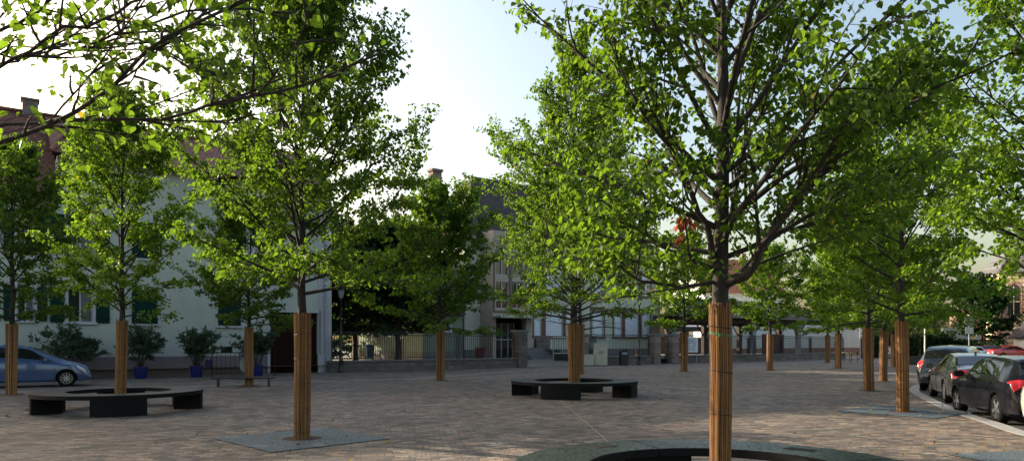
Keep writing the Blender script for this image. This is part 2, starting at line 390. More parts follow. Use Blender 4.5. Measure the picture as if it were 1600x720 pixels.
def strip(pts, w, z, name, m):
    A = offset_line(pts, -w/2); B = offset_line(pts, w/2); k = len(pts)
    mb = MB(); mb.add([(x,y,z) for x,y in A]+[(x,y,z) for x,y in B], [(i,i+1,k+i+1,k+i) for i in range(k-1)])
    return tag(mb.build(name, m), kind='structure')
strip([gp(330,602)[:2], gp(431,597)[:2], gp(640,592)[:2], gp(830,577.5)[:2], gp(985,571.5)[:2], gp(1345,564)[:2]], .25, .006, 'drain_strip', M['joint'])
strip([gp(0,612)[:2], gp(200,605)[:2], gp(330,602)[:2]], .25, .006, 'drain_strip', M['joint'])
strip([gp(952,691)[:2], gp(872,622)[:2]], .02, .006, 'paving_joint', M['joint'])

# ------------------------------------------------------------------ trees
def np_tube(pts, rad, n):
    pts = np.asarray(pts, float); m = len(pts)
    t = np.empty_like(pts); t[1:-1] = pts[2:]-pts[:-2]; t[0] = pts[1]-pts[0]; t[-1] = pts[-1]-pts[-2]
    t /= np.linalg.norm(t, axis=1)[:,None]+1e-9
    a = np.array([0,0,1.]) if abs(t[0][2]) < .9 else np.array([1.,0,0])
    e = np.cross(t, a); e /= np.linalg.norm(e, axis=1)[:,None]+1e-9; g = np.cross(t, e)
    an = np.arange(n)*2*np.pi/n
    V = pts[:,None,:]+np.asarray(rad)[:,None,None]*(np.cos(an)[None,:,None]*e[:,None,:]+np.sin(an)[None,:,None]*g[:,None,:])
    i = np.arange(m-1)[:,None]; k = np.arange(n)[None,:]
    Q = np.stack([i*n+k, i*n+(k+1)%n, (i+1)*n+(k+1)%n, (i+1)*n+k], -1).reshape(-1,4)
    return V.reshape(-1,3), Q
def join(parts):
    V = []; Q = []; b = 0
    for v, q in parts: V.append(v); Q.append(q+b); b += len(v)
    return np.concatenate(V), np.concatenate(Q)
def leaves_geo(P, rng, ls, out=None, droop=(15,70), aspect=1.0, fine=False):
    """P (n,3) leaf stalk ends. Each leaf: six points, folded along its midrib, hanging a little."""
    n = len(P); az = rng.uniform(0, 2*np.pi, n)
    if out is not None: az = np.where(rng.random(n) < .5, np.arctan2(out[:,1], out[:,0])+rng.normal(0,.7,n), az)
    el = -np.radians(rng.uniform(*droop, n)); d = np.stack([np.cos(az)*np.cos(el), np.sin(az)*np.cos(el), np.sin(el)], 1)
    s = np.stack([-np.sin(az), np.cos(az), np.zeros(n)], 1); nn = np.cross(d, s)
    roll = rng.normal(0, .45, n)[:,None]; s2 = s*np.cos(roll)+nn*np.sin(roll); n2 = np.cross(d, s2)
    L = (ls*rng.uniform(.5,1.35,n))[:,None]; fold = rng.uniform(.05,.3,n)[:,None]*L
    W = L*rng.uniform(.85,1.05,n)[:,None]*aspect
    if fine:                                  # ten points: a heart shaped lime leaf
        prof = ((-.07,.24,.5),(.26,.53,1.0),(.64,.40,.9))
        pts = [P]+[P+d*L*a+s2*W*b+n2*fold*c for a,b,c in prof]+[P+d*L*1.05-n2*fold*.4]+[P+d*L*a-s2*W*b+n2*fold*c for a,b,c in reversed(prof)]
        V = np.stack(pts, 1).reshape(-1,3); k = np.arange(n)[:,None]*8
        return V, np.concatenate([k+np.array([0,1,2,3,4]), k+np.array([0,4,5,6,7])], 0)
    base = P; tip = P+d*L-n2*fold*.3*np.sign(n2[:,2:3]+1e-6)
    r1 = P+d*L*.22+s2*W*.5+n2*fold; r2 = P+d*L*.68+s2*W*.40+n2*fold
    l1 = P+d*L*.22-s2*W*.5+n2*fold; l2 = P+d*L*.68-s2*W*.40+n2*fold
    V = np.stack([base,r1,r2,tip,l2,l1], 1).reshape(-1,3)
    k = np.arange(n)[:,None]*6
    Q = np.concatenate([k+np.array([0,1,2,3]), k+np.array([0,3,4,5])], 0)
    return V, Q
def bez(p0, d0, L, n, rise, rng, wob=.06):
    pts = [np.array(p0, float)]; d = np.array(d0, float)
    for i in range(n):
        d = d+np.array([0,0,rise/n])+rng.normal(0, wob, 3); d /= np.linalg.norm(d)
        pts.append(pts[-1]+d*L/n)
    return np.array(pts)
def interp_path(P, t):
    f = t*(len(P)-1); i = min(int(f), len(P)-2); return P[i]+(P[i+1]-P[i])*(f-i), (P[i+1]-P[i])/(np.linalg.norm(P[i+1]-P[i])+1e-9)
def foliage_on(paths, rng, lens, sec_step=.24, sec_k=.36, twig_step=.15, start=.22, tw=(.14,.38), zmin=2.0, detail=1):
    tubes = []; A = []; Dd = []
    for P, L in zip(paths, lens):
        ns = max(3, int(L*(1-start)/sec_step)); side = 1
        for j in range(ns):
            t = start+(1-start)*(j+rng.random()*.6)/ns; p, tg = interp_path(P, min(t,.999)); side = -side
            ang = side*np.radians(rng.uniform(30,70)); ca, sa = np.cos(ang), np.sin(ang)
            d = np.array([tg[0]*ca-tg[1]*sa, tg[0]*sa+tg[1]*ca, tg[2]*.6+rng.normal(.08,.2)]); d /= np.linalg.norm(d)
            l2 = max(.25, L*sec_k*(1.15-.75*t)*rng.uniform(.6,1.25))
            S = bez(p, d, l2, 4, rng.uniform(-.35,.25), rng, .1)
            if detail: tubes.append(np_tube(S, np.linspace(.009+.006*l2,.003,5), 4 if detail>1 else 3))
            nt = max(2, int(l2/twig_step)); s3 = 1
            for k in range(nt+1):
                tt = .2+.8*(k+rng.random()*.5)/(nt+.5); q, tg2 = interp_path(S, min(tt,.999)); s3 = -s3
                an = s3*np.radians(rng.uniform(25,75)); c2, s2 = np.cos(an), np.sin(an)
                d2 = np.array([tg2[0]*c2-tg2[1]*s2, tg2[0]*s2+tg2[1]*c2, tg2[2]+rng.normal(-.05,.3)]); d2 /= np.linalg.norm(d2)
                l3 = rng.uniform(*tw); T = bez(q, d2, l3, 2, -.4, rng, .1)
                if detail > 1: tubes.append(np_tube(T, np.array([.0035,.0025,.0015]), 3))
                m = max(3, int(l3/.05))
                for z in range(m):
                    a, _ = interp_path(T, (z+rng.random())/m*.999); A.append(a); Dd.append(d2)
        p, tg = P[-1], P[-1]-P[-2]
        for z in range(8): A.append(P[-1]-tg*rng.random()*.8+rng.normal(0,.03,3)); Dd.append(tg)
    A = np.array(A); Dd = np.array(Dd); ok = A[:,2] > zmin
    return tubes, A[ok], Dd[ok]
def make_tree(name, loc, seed, H=8.0, r0=.10, z0=2.35, Rm=2.1, n1=34, nleaf=12000, ls=.07, shape=((0,.78),(.28,1),(.6,.72),(1,.12)),
              elev=(12,66), lean=(0,0), leaf='leaf_a', wrap=2.12, wrap_r=.115, reeds=40, detail=1, zlow=2.1, extra=None, side_limbs=.45, squash=None, sec_k=.36, bare=0, rise=.5, string=False, label=None, cat='tree', group=None, tw=(.14,.38)):
    rng = np.random.default_rng(seed); rnd = random.Random(seed)
    root = empty(name, loc, 0, label, cat, group)
    T = [np.array([0,0,-.02])]; k = 12
    for i in range(1, k+1):
        z = H*i/k; T.append(np.array([lean[0]*z+rng.normal(0,.02*min(1,z/3)), lean[1]*z+rng.normal(0,.02*min(1,z/3)), z]))
    T = np.array(T); rad = r0*(1-(np.arange(k+1)/k)**.9*.93); rad[0] *= 1.12
    # resample the trunk
    tt = np.linspace(0,1,30); TP = np.array([interp_path(T, min(t,.9999))[0] for t in tt]); TR = np.interp(tt, np.arange(k+1)/k, rad)
    limbs = []; paths = []; lens = []
    sh = np.array(shape)
    for i in range(n1):
        f = (i+rng.random()*.6)/n1; z = z0+(H*.95-z0)*f**1.15; base, _ = interp_path(T, z/H)
        az = i*2.39996+rng.normal(0,.25); e = np.radians(elev[0]+(elev[1]-elev[0])*min(1,f*1.25)+rng.normal(0,6))
        Rt = Rm*np.interp(f, sh[:,0], sh[:,1])*rng.uniform(.72,1.15)
        if squash: Rt *= squash(az)
        L = min(Rt/max(math.cos(e),.35), Rm*1.7, (H*1.04-z)/max(.25, math.sin(min(e+.25,1.5)))+.15)
        d = np.array([math.cos(az)*math.cos(e), math.sin(az)*math.cos(e), math.sin(e)])
        P = bez(base, d, L, 8, rise*rng.uniform(.3,1.3) if f > .12 else rng.uniform(-.35,.1), rng, .07)
        rb = min(np.interp(z/H, tt, TR)*.5, .010+.010*L)
        limbs.append(np_tube(P, np.linspace(rb, .005, 9), 6 if detail>1 else 4)); paths.append(P); lens.append(L)
    if extra:
        for pts, rb in extra:
            P = np.array(pts, float); seg = np.array([interp_path(P, min(t,.999))[0] for t in np.linspace(0,1,14)])
            seg[1:-1] += rng.normal(0,.015,(12,3)); L = np.linalg.norm(np.diff(seg,axis=0),axis=1).sum()
            limbs.append(np_tube(seg, np.linspace(rb,.008,14), 7)); paths.append(seg); lens.append(L)
            # side limbs
            for j in range(int(L/side_limbs)):
                t = .3+.65*j/(L/side_limbs); p, tg = interp_path(seg, t); a = rng.choice([-1,1])*rng.uniform(.4,.9)
                d = np.array([tg[0]*math.cos(a)-tg[1]*math.sin(a), tg[0]*math.sin(a)+tg[1]*math.cos(a), tg[2]+rng.uniform(-.1,.5)]); d /= np.linalg.norm(d)
                l = min(L*.4,1.3)*(1.1-t)*rng.uniform(.7,1.2)+.3; Q = bez(p, d, l, 6, .3, rng, .08)
                limbs.append(np_tube(Q, np.linspace(max(.008,rb*(1-t)*.6),.004,7), 5)); paths.append(Q); lens.append(l)
    tubes, A, Dd = foliage_on(paths, rng, lens, detail=detail, zmin=zlow, sec_k=sec_k, tw=tw)
    # the leader's own twigs
    idx = rng.integers(0, len(A), nleaf); P = A[idx]+rng.normal(0,.05,(nleaf,3)); out = Dd[idx]
    V, Q = np_tube(TP, TR, 10 if detail>1 else 7)
    np_mesh('trunk', V, Q, M['bark'], root, True)
    V, Q = join(limbs+tubes); np_mesh('branches', V, Q, M['bark'], root, True)
    V, Q = leaves_geo(P, rng, ls, out, fine=detail>1); np_mesh('crown', V, Q, M[leaf], root)
    if wrap:
        parts = []
        for i in range(reeds*2):
            a = 2*PI*i/(reeds*2)+rng.normal(0,.02); rr = wrap_r+(.004 if i%2 else -.003)+rng.normal(0,.0015)
            top = wrap+rng.normal(0,.022)-(.10*rng.random() if rng.random() < .12 else 0); w_ = PI*wrap_r/reeds*.75
            z = np.array([0.0, .5, 1.0, 1.5, top]); lx = np.interp(z, T[:,2], T[:,0]); ly = np.interp(z, T[:,2], T[:,1])
            fl = 1+.10*(z/2)+rng.normal(0,.014,5)+.02*np.sin(z*3+seed); aa = a+rng.normal(0,.02,5)
            pts = np.stack([lx+rr*fl*np.cos(aa), ly+rr*fl*np.sin(aa), z], 1)
            parts.append(np_tube(pts, np.full(5, w_), 5))
        V, Q = join(parts); wr = np_mesh('reed_wrap', V, Q, M['reed'], root, True)
        for zz in ((.12,.55,1.0,1.42,1.85) if reeds > 22 else (.25,.8,1.3,1.85)):
            mb = MB()
            cx, cy = np.interp(zz, T[:,2], T[:,0]), np.interp(zz, T[:,2], T[:,1]); fr = wrap_r*(1+.05*zz)+.010
            ph = rng.uniform(0,6)
            mb.tube([(cx+fr*math.cos(a), cy+fr*math.sin(a), zz+.014*math.sin(a+ph)) for a in np.linspace(0,2*PI,20)], .0045, 4)
            mb.build('tie_wire', M['wire'], wr)
        if string:
            cx, cy = np.interp(1.78, T[:,2], T[:,0]), np.interp(1.78, T[:,2], T[:,1]); fr = wrap_r*1.1+.012
            ms = MB()
            for dz in (0,.012): ms.tube([(cx+fr*math.cos(a), cy+fr*math.sin(a), 1.78+dz+.02*math.sin(a-.7)) for a in np.linspace(0,2*PI,20)], .0025, 5)
            ms.tube([(cx-.05,cy-fr-.004,1.775),(cx-.06,cy-fr-.02,1.80),(cx-.045,cy-fr-.02,1.765),(cx-.07,cy-fr-.012,1.75)], .004, 5)
            ms.build('green_string', M['string'], wr)
    return root

GRP = 'young lime trees planted on the square'
def T(px, py): p = gp(px, py); return (p.x, p.y, 0)
C1 = (2.02, 6.9, 0); C3 = T(188,640); C7 = T(897,617); C2 = T(472,685); C16 = T(1411,643)
def l1(*pts): return [tuple(Vector(p)-Vector(C1)) for p in pts]
ex1 = [(l1(pd(1128,445,6.9), pd(1165,428,6.7), pd(1190,385,6.6), pd(1245,315,6.5), pd(1292,268,6.4), pd(1330,200,6.3), pd(1400,110,6.2)), .055),
       (l1(pd(1130,455,6.9), pd(1155,435,7.2), pd(1200,368,7.5), pd(1262,352,7.8), pd(1350,318,8.0), pd(1480,300,8.0)), .034),
       (l1(pd(1118,425,6.9), pd(1085,405,6.7), pd(1040,385,6.5), pd(980,352,6.2), pd(905,330,6.0)), .026),
       (l1(pd(1120,440,6.9), pd(1060,452,6.6), pd(990,432,6.3), pd(915,405,6.1)), .020),
       (l1(pd(1122,420,6.9), pd(1100,350,6.8), pd(1060,255,6.6), pd(1010,150,6.4), pd(960,60,6.3)), .036),
       (l1(pd(1128,400,6.9), pd(1150,290,7.1), pd(1190,160,7.3), pd(1230,20,7.5)), .034),
       (l1(pd(1160,432,6.8), pd(1220,345,6.3), pd(1300,225,6.0), pd(1400,180,5.9), pd(1470,120,5.8)), .03)]
t1 = make_tree('lime_tree', C1, 11, H=8.3, r0=.105, z0=2.5, Rm=2.35, n1=54, nleaf=33000, ls=.056, leaf='leaf_a', wrap=2.06, wrap_r=.090, reeds=62,
    detail=2, extra=ex1, zlow=2.12, elev=(24,82), string=True, shape=((0,.8),(.25,1.05),(.6,.9),(1,.2)), label='nearest lime tree, rising through the stone ring cut off by the bottom edge', group=GRP)
# withered leaves caught in its crown
rng = np.random.default_rng(3)
pw = np.array([list(pd(1068,346,6.6)-Vector(C1))]*26)+rng.normal(0,1,(26,3))*np.array([.025,.025,.05])
pw = np.concatenate([pw, np.array([list(pd(1061,374,6.6)-Vector(C1))]*5)+rng.normal(0,.015,(5,3))])
M['wither'] = leaf_mat('withered_leaf', (.22,.06,.03), (.35,.09,.04), (.40,.15,.06), (.4,.12,.05), .001)
V, Q = leaves_geo(pw, rng, .06, None, (40,85), fine=True); tag(np_mesh('withered_leaves', V, Q, M['wither'], t1), label='withered orange leaves hanging in the crown')
make_tree('lime_tree', C2, 12, H=8.0, r0=.105, Rm=2.3, n1=56, nleaf=43000, ls=.060, leaf='leaf_a', wrap=2.2, wrap_r=.125, detail=2, reeds=58, elev=(14,78), zlow=2.3, z0=2.55, shape=((0,.95),(.2,1.05),(.45,.8),(.7,.62),(1,.2)),
    label='tall lime tree on the left standing in a blue grey engraved slab', group=GRP)
make_tree('lime_tree', C3, 13, H=7.6, r0=.10, Rm=1.95, n1=44, nleaf=26000, ls=.070, leaf='leaf_b', wrap=2.25, wrap_r=.115, elev=(20,70), lean=(.01,0), reeds=34,
    label='lime tree growing in the middle of the left stone ring bench', group=GRP)
make_tree('lime_tree', C7, 14, H=11.2, r0=.15, Rm=3.7, n1=64, nleaf=46000, ls=.078, leaf='leaf_a', wrap=2.3, wrap_r=.17, elev=(14,72), reeds=34,
    shape=((0,.7),(.2,1),(.5,.62),(.8,.3),(1,.06)), zlow=2.6, label='tall pointed lime tree in the middle ring bench before the school', group=GRP)
make_tree('lime_tree', C16, 15, H=8.0, r0=.105, Rm=2.5, n1=44, nleaf=32000, ls=.072, leaf='leaf_b', wrap=2.22, wrap_r=.125, lean=(-.012,0), reeds=34,
    label='lime tree beside the kerb in a dark slab, nearest the parked cars', group=GRP)
make_tree('lime_tree', (7.9,10.0,0), 16, H=8.2, r0=.11, Rm=2.45, n1=44, nleaf=30000, ls=.066, leaf='leaf_b', wrap=2.2, elev=(14,68),
    label='bright lime tree at the right edge whose trunk is out of the picture', group=GRP)
make_tree('lime_tree', T(389,603), 17, H=6.8, r0=.11, Rm=2.6, n1=40, nleaf=22000, ls=.085, leaf='leaf_a', wrap=2.3, wrap_r=.14, reeds=20, lean=(.008,0),
    label='small lime tree with a low steel bench, before the green shuttered house', group=GRP)
make_tree('lime_tree', T(18,616), 18, H=7.8, r0=.12, Rm=2.5, n1=44, nleaf=24000, ls=.085, leaf='leaf_a', wrap=2.3, wrap_r=.14, reeds=20,
    label='leftmost lime tree, in front of the blue grey car', group=GRP)
make_tree('lime_tree', T(688,594), 19, H=8.3, r0=.12, Rm=3.2, n1=50, nleaf=30000, ls=.10, leaf='leaf_a', wrap=2.5, wrap_r=.16, reeds=18,
    label='dark lime tree alone before the school yard railing', group=GRP)
make_tree('lime_tree', T(906,584), 20, H=12.0, r0=.14, Rm=4.6, n1=44, nleaf=15000, ls=.10, leaf='leaf_a', wrap=2.7, wrap_r=.2, reeds=18, zlow=5.0,
    label='half bare lime tree right behind the middle ring bench', group=GRP)
bA = make_tree('lime_tree', T(1358,610), 21, H=7.8, r0=.12, Rm=2.7, n1=42, nleaf=22000, ls=.09, leaf='leaf_b', wrap=2.2, wrap_r=.15, reeds=20, lean=(-.014,0),
    label='lime tree left of the kerbside one, second from the parked cars', group=GRP)
bB = make_tree('lime_tree', T(1203,578), 22, H=7.2, r0=.14, Rm=2.7, n1=38, nleaf=17000, ls=.11, leaf='leaf_b', wrap=2.2, wrap_r=.17, reeds=16,
    label='round sunlit lime tree by itself before the open timber hall', group=GRP)
def tree_copy(src, loc, rz, s, label):
    c = copy_tree(src); c.location = loc; c.rotation_euler = (0,0,rz); c.scale = (s,s,s); c['label'] = label; return c
tree_copy(bB, T(1069,580), 1.9, 1.05, 'shaded lime tree covering the notice board by the stone pillars')
tree_copy(bB, T(1310,575), 4.0, 1.05, 'slim lime tree in front of the steel hoops near the hall')
tree_copy(bA, T(1380,595), 2.2, 1.0, 'lime tree in the right row just behind the second one')
tree_copy(bB, T(1293,566), .7, 1.05, 'far lime tree directly before the yard railing, right of the hall post')
tree_copy(bA, T(1396,573), 3.9, 1.05, 'lime tree deep in the right row, partly behind the kerbside tree')
tree_copy(bB, (48,84,0), 5.2, 1.1, 'distant lime tree behind the parked cars, beside a white pole')
tree_copy(bA, (57,96,0), 1.1, 1.1, 'distant lime tree before the brown house, left of the round sign')
tree_copy(bB, (51,96,0), 2.9, 1.1, 'most distant lime tree of the right row')
# overhanging tree on the left, trunk outside the picture
CL = Vector((-4.5, 4.5, 0))
def ll(*pts): return [tuple(Vector(p)-CL) for p in pts]
exL = [(ll((-4.5,4.5,2.6), pd(0,230,4.9), pd(95,190,4.9), pd(187,123,4.8), pd(253,63,4.7), pd(380,0,4.6), pd(430,-40,4.5)), .018),
       (ll((-4.5,4.5,2.7), pd(0,194,5.2), pd(100,190,5.1), pd(235,190,5.0), pd(310,170,4.9), pd(395,153,4.8), pd(480,130,4.7), pd(590,85,4.6)), .014),
       (ll((-4.5,4.5,3.0), pd(0,110,4.8), pd(90,50,4.7), pd(170,25,4.6), pd(270,-20,4.5)), .013),
       (ll((-4.5,4.5,2.9), pd(0,95,5.3), pd(60,93,5.2), pd(145,75,5.1), pd(220,30,5.0), pd(330,10,4.9), pd(450,30,4.9)), .009),
       (ll((-4.5,4.5,2.8), pd(0,76,5.5), pd(120,68,5.4), pd(230,65,5.4), pd(300,120,5.3), pd(360,118,5.2)), .007),
       (ll((-4.5,4.5,3.2), pd(0,55,5), pd(70,10,5), pd(130,-30,5)), .015)]
make_tree('lime_tree', CL, 31, H=7.5, r0=.12, z0=4.6, Rm=1.6, n1=3, nleaf=1500, ls=.060, leaf='leaf_a', wrap=2.1, wrap_r=.13, detail=2, extra=exL, zlow=2.7, sec_k=.16, side_limbs=.9,
    elev=(25,70), label='overhanging lime branches at the upper left, trunk outside the picture', group=GRP)

# dark trees in the yard, background trees
def big_tree(loc, seed, H, Rm, z0, n, ls, label, leaf='leaf_d', name='tree', zlow=1.5, shape=((0,.7),(.3,1),(.7,.85),(1,.35)), group=None, n1=46):
    return make_tree(name, loc, seed, H=H, r0=H*.028, z0=z0, Rm=Rm, n1=n1, nleaf=n, ls=ls, leaf=leaf, wrap=0, zlow=zlow, elev=(8,60), shape=shape, label=label, group=group, tw=(.3,.9))
big_tree((-10.9,49.5,0), 41, 8.8, 5.0, 2.5, 26000, .24, 'big dark tree behind the railing beside the white house corner', group='dark trees in the school yard', zlow=2.4)
big_tree((-7.6,47.4,0), 42, 9.0, 4.4, 2.5, 27000, .22, 'dark tree in the school yard standing before the pale annex', group='dark trees in the school yard', zlow=2.4)
big_tree((-16.5,60,0), 45, 12.0, 5.5, 1.2, 22000, .30, 'dark tree farther back in the gap beside the shuttered house', group='dark trees in the school yard', zlow=.6)
big_tree((57.5,87,0), 43, 9.2, 3.8, 1.5, 9000, .34, 'round dark tree left of the church', zlow=.8)
big_tree((57.5,75,0), 44, 6.6, 3.0, .8, 8000, .28, 'bushy green tree hiding the foot of the church', leaf='leaf_a', zlow=.4)

# a few dropped leaves and twigs on the paving
rng = np.random.default_rng(77)
P = []
for c, k, r_ in ((C1,26,2.6),(C2,34,2.8),(C3,22,2.6),(C7,26,3.5),(C16,28,2.6),((7.9,10,0),24,2.4),((1,14,0),26,6)):
    a = rng.uniform(0,6.28,k); q = r_*np.sqrt(rng.random(k)); P.append(np.stack([c[0]+q*np.cos(a), c[1]+q*np.sin(a), np.full(k,.035)], 1))
V, Q = leaves_geo(np.concatenate(P), rng, .06, None, (8,26), fine=True)
M['fallen'] = leaf_mat('fallen_leaf', (.14,.08,.03), (.22,.15,.05), (.16,.17,.04), (.2,.15,.04), .1)
tag(np_mesh('fallen_leaves', V, Q, M['fallen']), 'scattered dry leaves lying on the paving under the near trees', 'leaves', kind='stuff')

# ------------------------------------------------------------------ green shuttered house on the left
HA = math.atan2(6.7, 9.3); HP = Plane((-10.56,41.47), HA)
house = empty('house', (-10.56,41.47,0), HA, 'long mint plastered house with dark green shutters and red brown tiled roof', 'house')
XL = -36.0; xs = HP.x(90); ZE = 10.6; ZL = 8.8; ZR = 13.9; DEP = 12.0
garage = (HP.x(422), HP.x(497), 0, HP.z(460,488))
def wall_with_holes(mb, x0, x1, z0, z1, holes, y=0.0, t=.35):
    xs_ = sorted({x0,x1}|{h[0] for h in holes}|{h[1] for h in holes}); zs_ = sorted({z0,z1}|{h[2] for h in holes}|{h[3] for h in holes})
    for a, b in zip(xs_, xs_[1:]):
        zrun = None
        for c, d in zip(zs_, zs_[1:]):
            if any(h[0]-1e-6 <= a and b <= h[1]+1e-6 and h[2]-1e-6 <= c and d <= h[3]+1e-6 for h in holes): continue
            mb.add([(a,y,c),(b,y,c),(b,y,d),(a,y,d)], [(0,1,2,3)])
    for (a,b,c,d) in holes:
        ff = [(1,2,6,5),(3,0,4,7)]+([(0,1,5,4)] if abs(c-z0) > 1e-6 else [])+([(2,3,7,6)] if abs(d-z1) > 1e-6 else [])
        mb.add([(a,y,c),(b,y,c),(b,y,d),(a,y,d),(a,y+t,c),(b,y+t,c),(b,y+t,d),(a,y+t,d)], ff)
def win_rect(px0, px1, pt, pb, P=HP, off=0): pm = (px0+px1)/2; return (P.x(px0,off), P.x(px1,off), P.z(pm,pb,off), P.z(pm,pt,off))
g_open = [win_rect(27,53,448,500), win_rect(106,145,451,503)]
z_u0, z_u1 = 5.95, 7.75
w_left = [(HP.x(28)-4.2*k, HP.x(53)-4.2*k, g_open[0][2], g_open[0][3]) for k in (1,2,3)]
u_open = [(r[0], r[1], z_u0, z_u1) for r in [g_open[1]]+g_open[:1]+w_left]
closed = [win_rect(206,246,453,505), win_rect(341,376,455,508)]
closed_u = [(r[0], r[1], z_u0, z_u1) for r in closed]+[win_rect(440,472,400,440)]
top_w = [win_rect(112,128,252,284), win_rect(206,226,262,296), win_rect(341,361,277,308)]
vent = win_rect(345,364,541,551)
mb = MB(); holes = g_open+w_left+u_open+top_w+[garage, vent]
wall_with_holes(mb, XL, xs, 1.0, ZL+.2, [h for h in holes if h[1] < xs and h[2] > .99]); wall_with_holes(mb, xs, 0, 1.0, ZE, [h if h[2] > .9 else (h[0],h[1],1.0,h[3]) for h in holes if h[0] > xs and h[3] > 1.0])
mb.add([(xs,0,ZL-.4),(xs,0,ZE),(xs,2.4,ZE),(xs,2.4,ZL)], [(0,1,2,3)])
# gable ends and the back
mb.add([(0,0,0),(0,DEP,0),(0,DEP,8.8),(0,DEP/2,ZR-.1),(0,0,ZE)], [(0,1,2,3,4)])
mb.add([(XL,0,0),(XL,DEP,0),(XL,DEP,8.8),(XL,DEP/2,ZR-.1),(XL,0,ZL)], [(0,1,2,3,4)]); mb.add([(XL,DEP,0),(0,DEP,0),(0,DEP,8.8),(XL,DEP,8.8)], [(0,1,2,3)])
mb.build('wall', M['house_wall'], house)
pb = MB()
vb = vent
wall_with_holes(pb, XL, 0, 0, 1.0, [(garage[0],garage[1],0,1.0)], -.03, .38)
for xa_, xb_ in ((XL,garage[0]),(garage[1],0)): pb.add([(xa_,-.03,1.0),(xb_,-.03,1.0),(xb_,0,1.0),(xa_,0,1.0)], [(0,1,2,3)])
pb.build('plinth', M['house_base'], house)
MB().box(vb[0],vb[1],.25,.3,vb[2],vb[3]).build('cellar_vent', M['black'], house)
# roof: steep left part down to the low eave, shallower right part to the high eave
def slab(mb, P, t=.16):
    P = [Vector(p) for p in P]; nrm = (P[1]-P[0]).cross(P[2]-P[0]).normalized()
    if nrm.z < 0: nrm = -nrm
    k = len(P); mb.add([p for p in P]+[p-nrm*t for p in P], [tuple(range(k)), tuple(range(2*k-1,k-1,-1))]+[(i,(i+1)%k,k+(i+1)%k,k+i) for i in range(k)])
mb = MB(); yr = DEP/2
slab(mb, [(XL-.3,-.55,ZL-.15),(xs,-.55,ZL-.15),(xs,yr,ZR),(XL-.3,yr,ZR)])
slab(mb, [(xs-.25,-.55,ZE-.05),(.3,-.55,ZE-.05),(.3,yr,ZR+.03),(xs-.25,yr,ZR+.03)])
slab(mb, [(XL-.3,DEP+.5,8.5),(.3,DEP+.5,8.5),(.3,yr,ZR+.01),(XL-.3,yr,ZR+.01)])
roof = mb.build('roof', M['tile_red'], house)
MB().tube([(xs-.3,-.6,ZE-.02),(xs+.2,1.2,ZE+1.1),(xs+2.4,yr-.2,ZR+.02)], .12, 6).build('ridge_tiles', M['tile_red'], roof)
MB().tube([(XL-.3,yr,ZR+.03),(.3,yr,ZR+.05)], .13, 6).build('ridge_tiles', M['tile_red'], roof)
MB().box(xs-.9-.35,xs-.9+.35,yr-.3,yr+.4,ZR-.5,ZR+.65).box(xs-.9-.42,xs-.9+.42,yr-.37,yr+.47,ZR+.65,ZR+.75).build('chimney', M['chimney'], roof)
g = MB().tube([(XL,-.62,ZL-.28),(xs+.1,-.62,ZL-.28)], .09, 8); g.tube([(xs-.25,-.62,ZE-.12),(.3,-.62,ZE-.12)], .09, 8)
g.build('gutter', M['brown_door'], house)
MB().tube([(-.45,-.6,ZE-.15),(-.4,-.12,ZE-.7),(-.4,-.12,0)], .055, 8).build('downpipe', M['zinc'], house)
MB().box(-.75,.02,-.05,.0,1.0,ZE-.05).build('corner_pilaster', M['house_white'], house)
MB().box(-.80,.05,-.10,-.03,0,1.02).build('corner_base', M['house_white'], house)
def window_unit(parent, r, y=0.0, bars=True, glass=.16, curtain=False, surround=.13, fm=None, sur=None):
    a,b,c,d = r; sur = sur or M['house_white']; fm = fm or M['win_frame']
    s = surround; mb = MB()
    mb.box(a-s,a,y-.03,y+.02,c-.0,d+s).box(b,b+s,y-.03,y+.02,c-.0,d+s).box(a,b,y-.03,y+.02,d,d+s)
    w_ = mb.build('window', sur, parent)
    MB().box(a-s-.06,b+s+.06,y-.12,y+.02,c-.11,c-.002).build('sill', sur, w_)
    f = MB(); yf = y+glass-.03; m = (a+b)/2; t=.045
    f.box(a,a+t,yf,yf+.05,c,d).box(b-t,b,yf,yf+.05,c,d).box(a+t,b-t,yf,yf+.05,c,c+t).box(a+t,b-t,yf,yf+.05,d-t,d)
    if bars: f.box(m-.035,m+.035,yf,yf+.05,c+t,d-t)
    f.build('frame', fm, w_)
    MB().box(a,b,y+glass+.02,y+glass+.03,c,d).build('pane', M['win_dark'], w_)
    if curtain: MB().box(m+.02,b-.05,y+glass+.012,y+glass+.018,c+.05,d-.05).build('curtain', M['curtain'], w_)
    return w_
def shutter(parent, a, b, c, d, y=-.035):
    mb = MB(); mb.box(a,b,y-.03,y,c,d); s = shutter_o = None
    n = int((b-a)/.13)
    for i in range(n): x = a+(b-a)*(i+.5)/n; mb.box(x-.05,x+.05,y-.038,y-.03,c+.02,d-.02)
    mb.box(a+.02,b-.02,y-.058,y-.038,c+.18,c+.26).box(a+.02,b-.02,y-.058,y-.038,d-.26,d-.18)
    s = mb.build('shutter', M['shutter'], parent)
    h = MB().box(a-.04,a+.03,y-.066,y-.058,c+.20,c+.24).box(a-.04,a+.03,y-.066,y-.058,d-.24,d-.20).box(b-.03,b+.04,y-.066,y-.058,c+.20,c+.24).box(b-.03,b+.04,y-.066,y-.058,d-.24,d-.20)
    h.build('hinge', M['black'], s); return s
for r in g_open+w_left+u_open:
    window_unit(house, r, curtain=True); w_ = (r[1]-r[0])/2+.04
    shutter(house, r[0]-.16-w_, r[0]-.14, r[2]-.03, r[3]+.03); shutter(house, r[1]+.14, r[1]+.16+w_, r[2]-.03, r[3]+.03)
for r in top_w: window_unit(house, r, surround=.1)
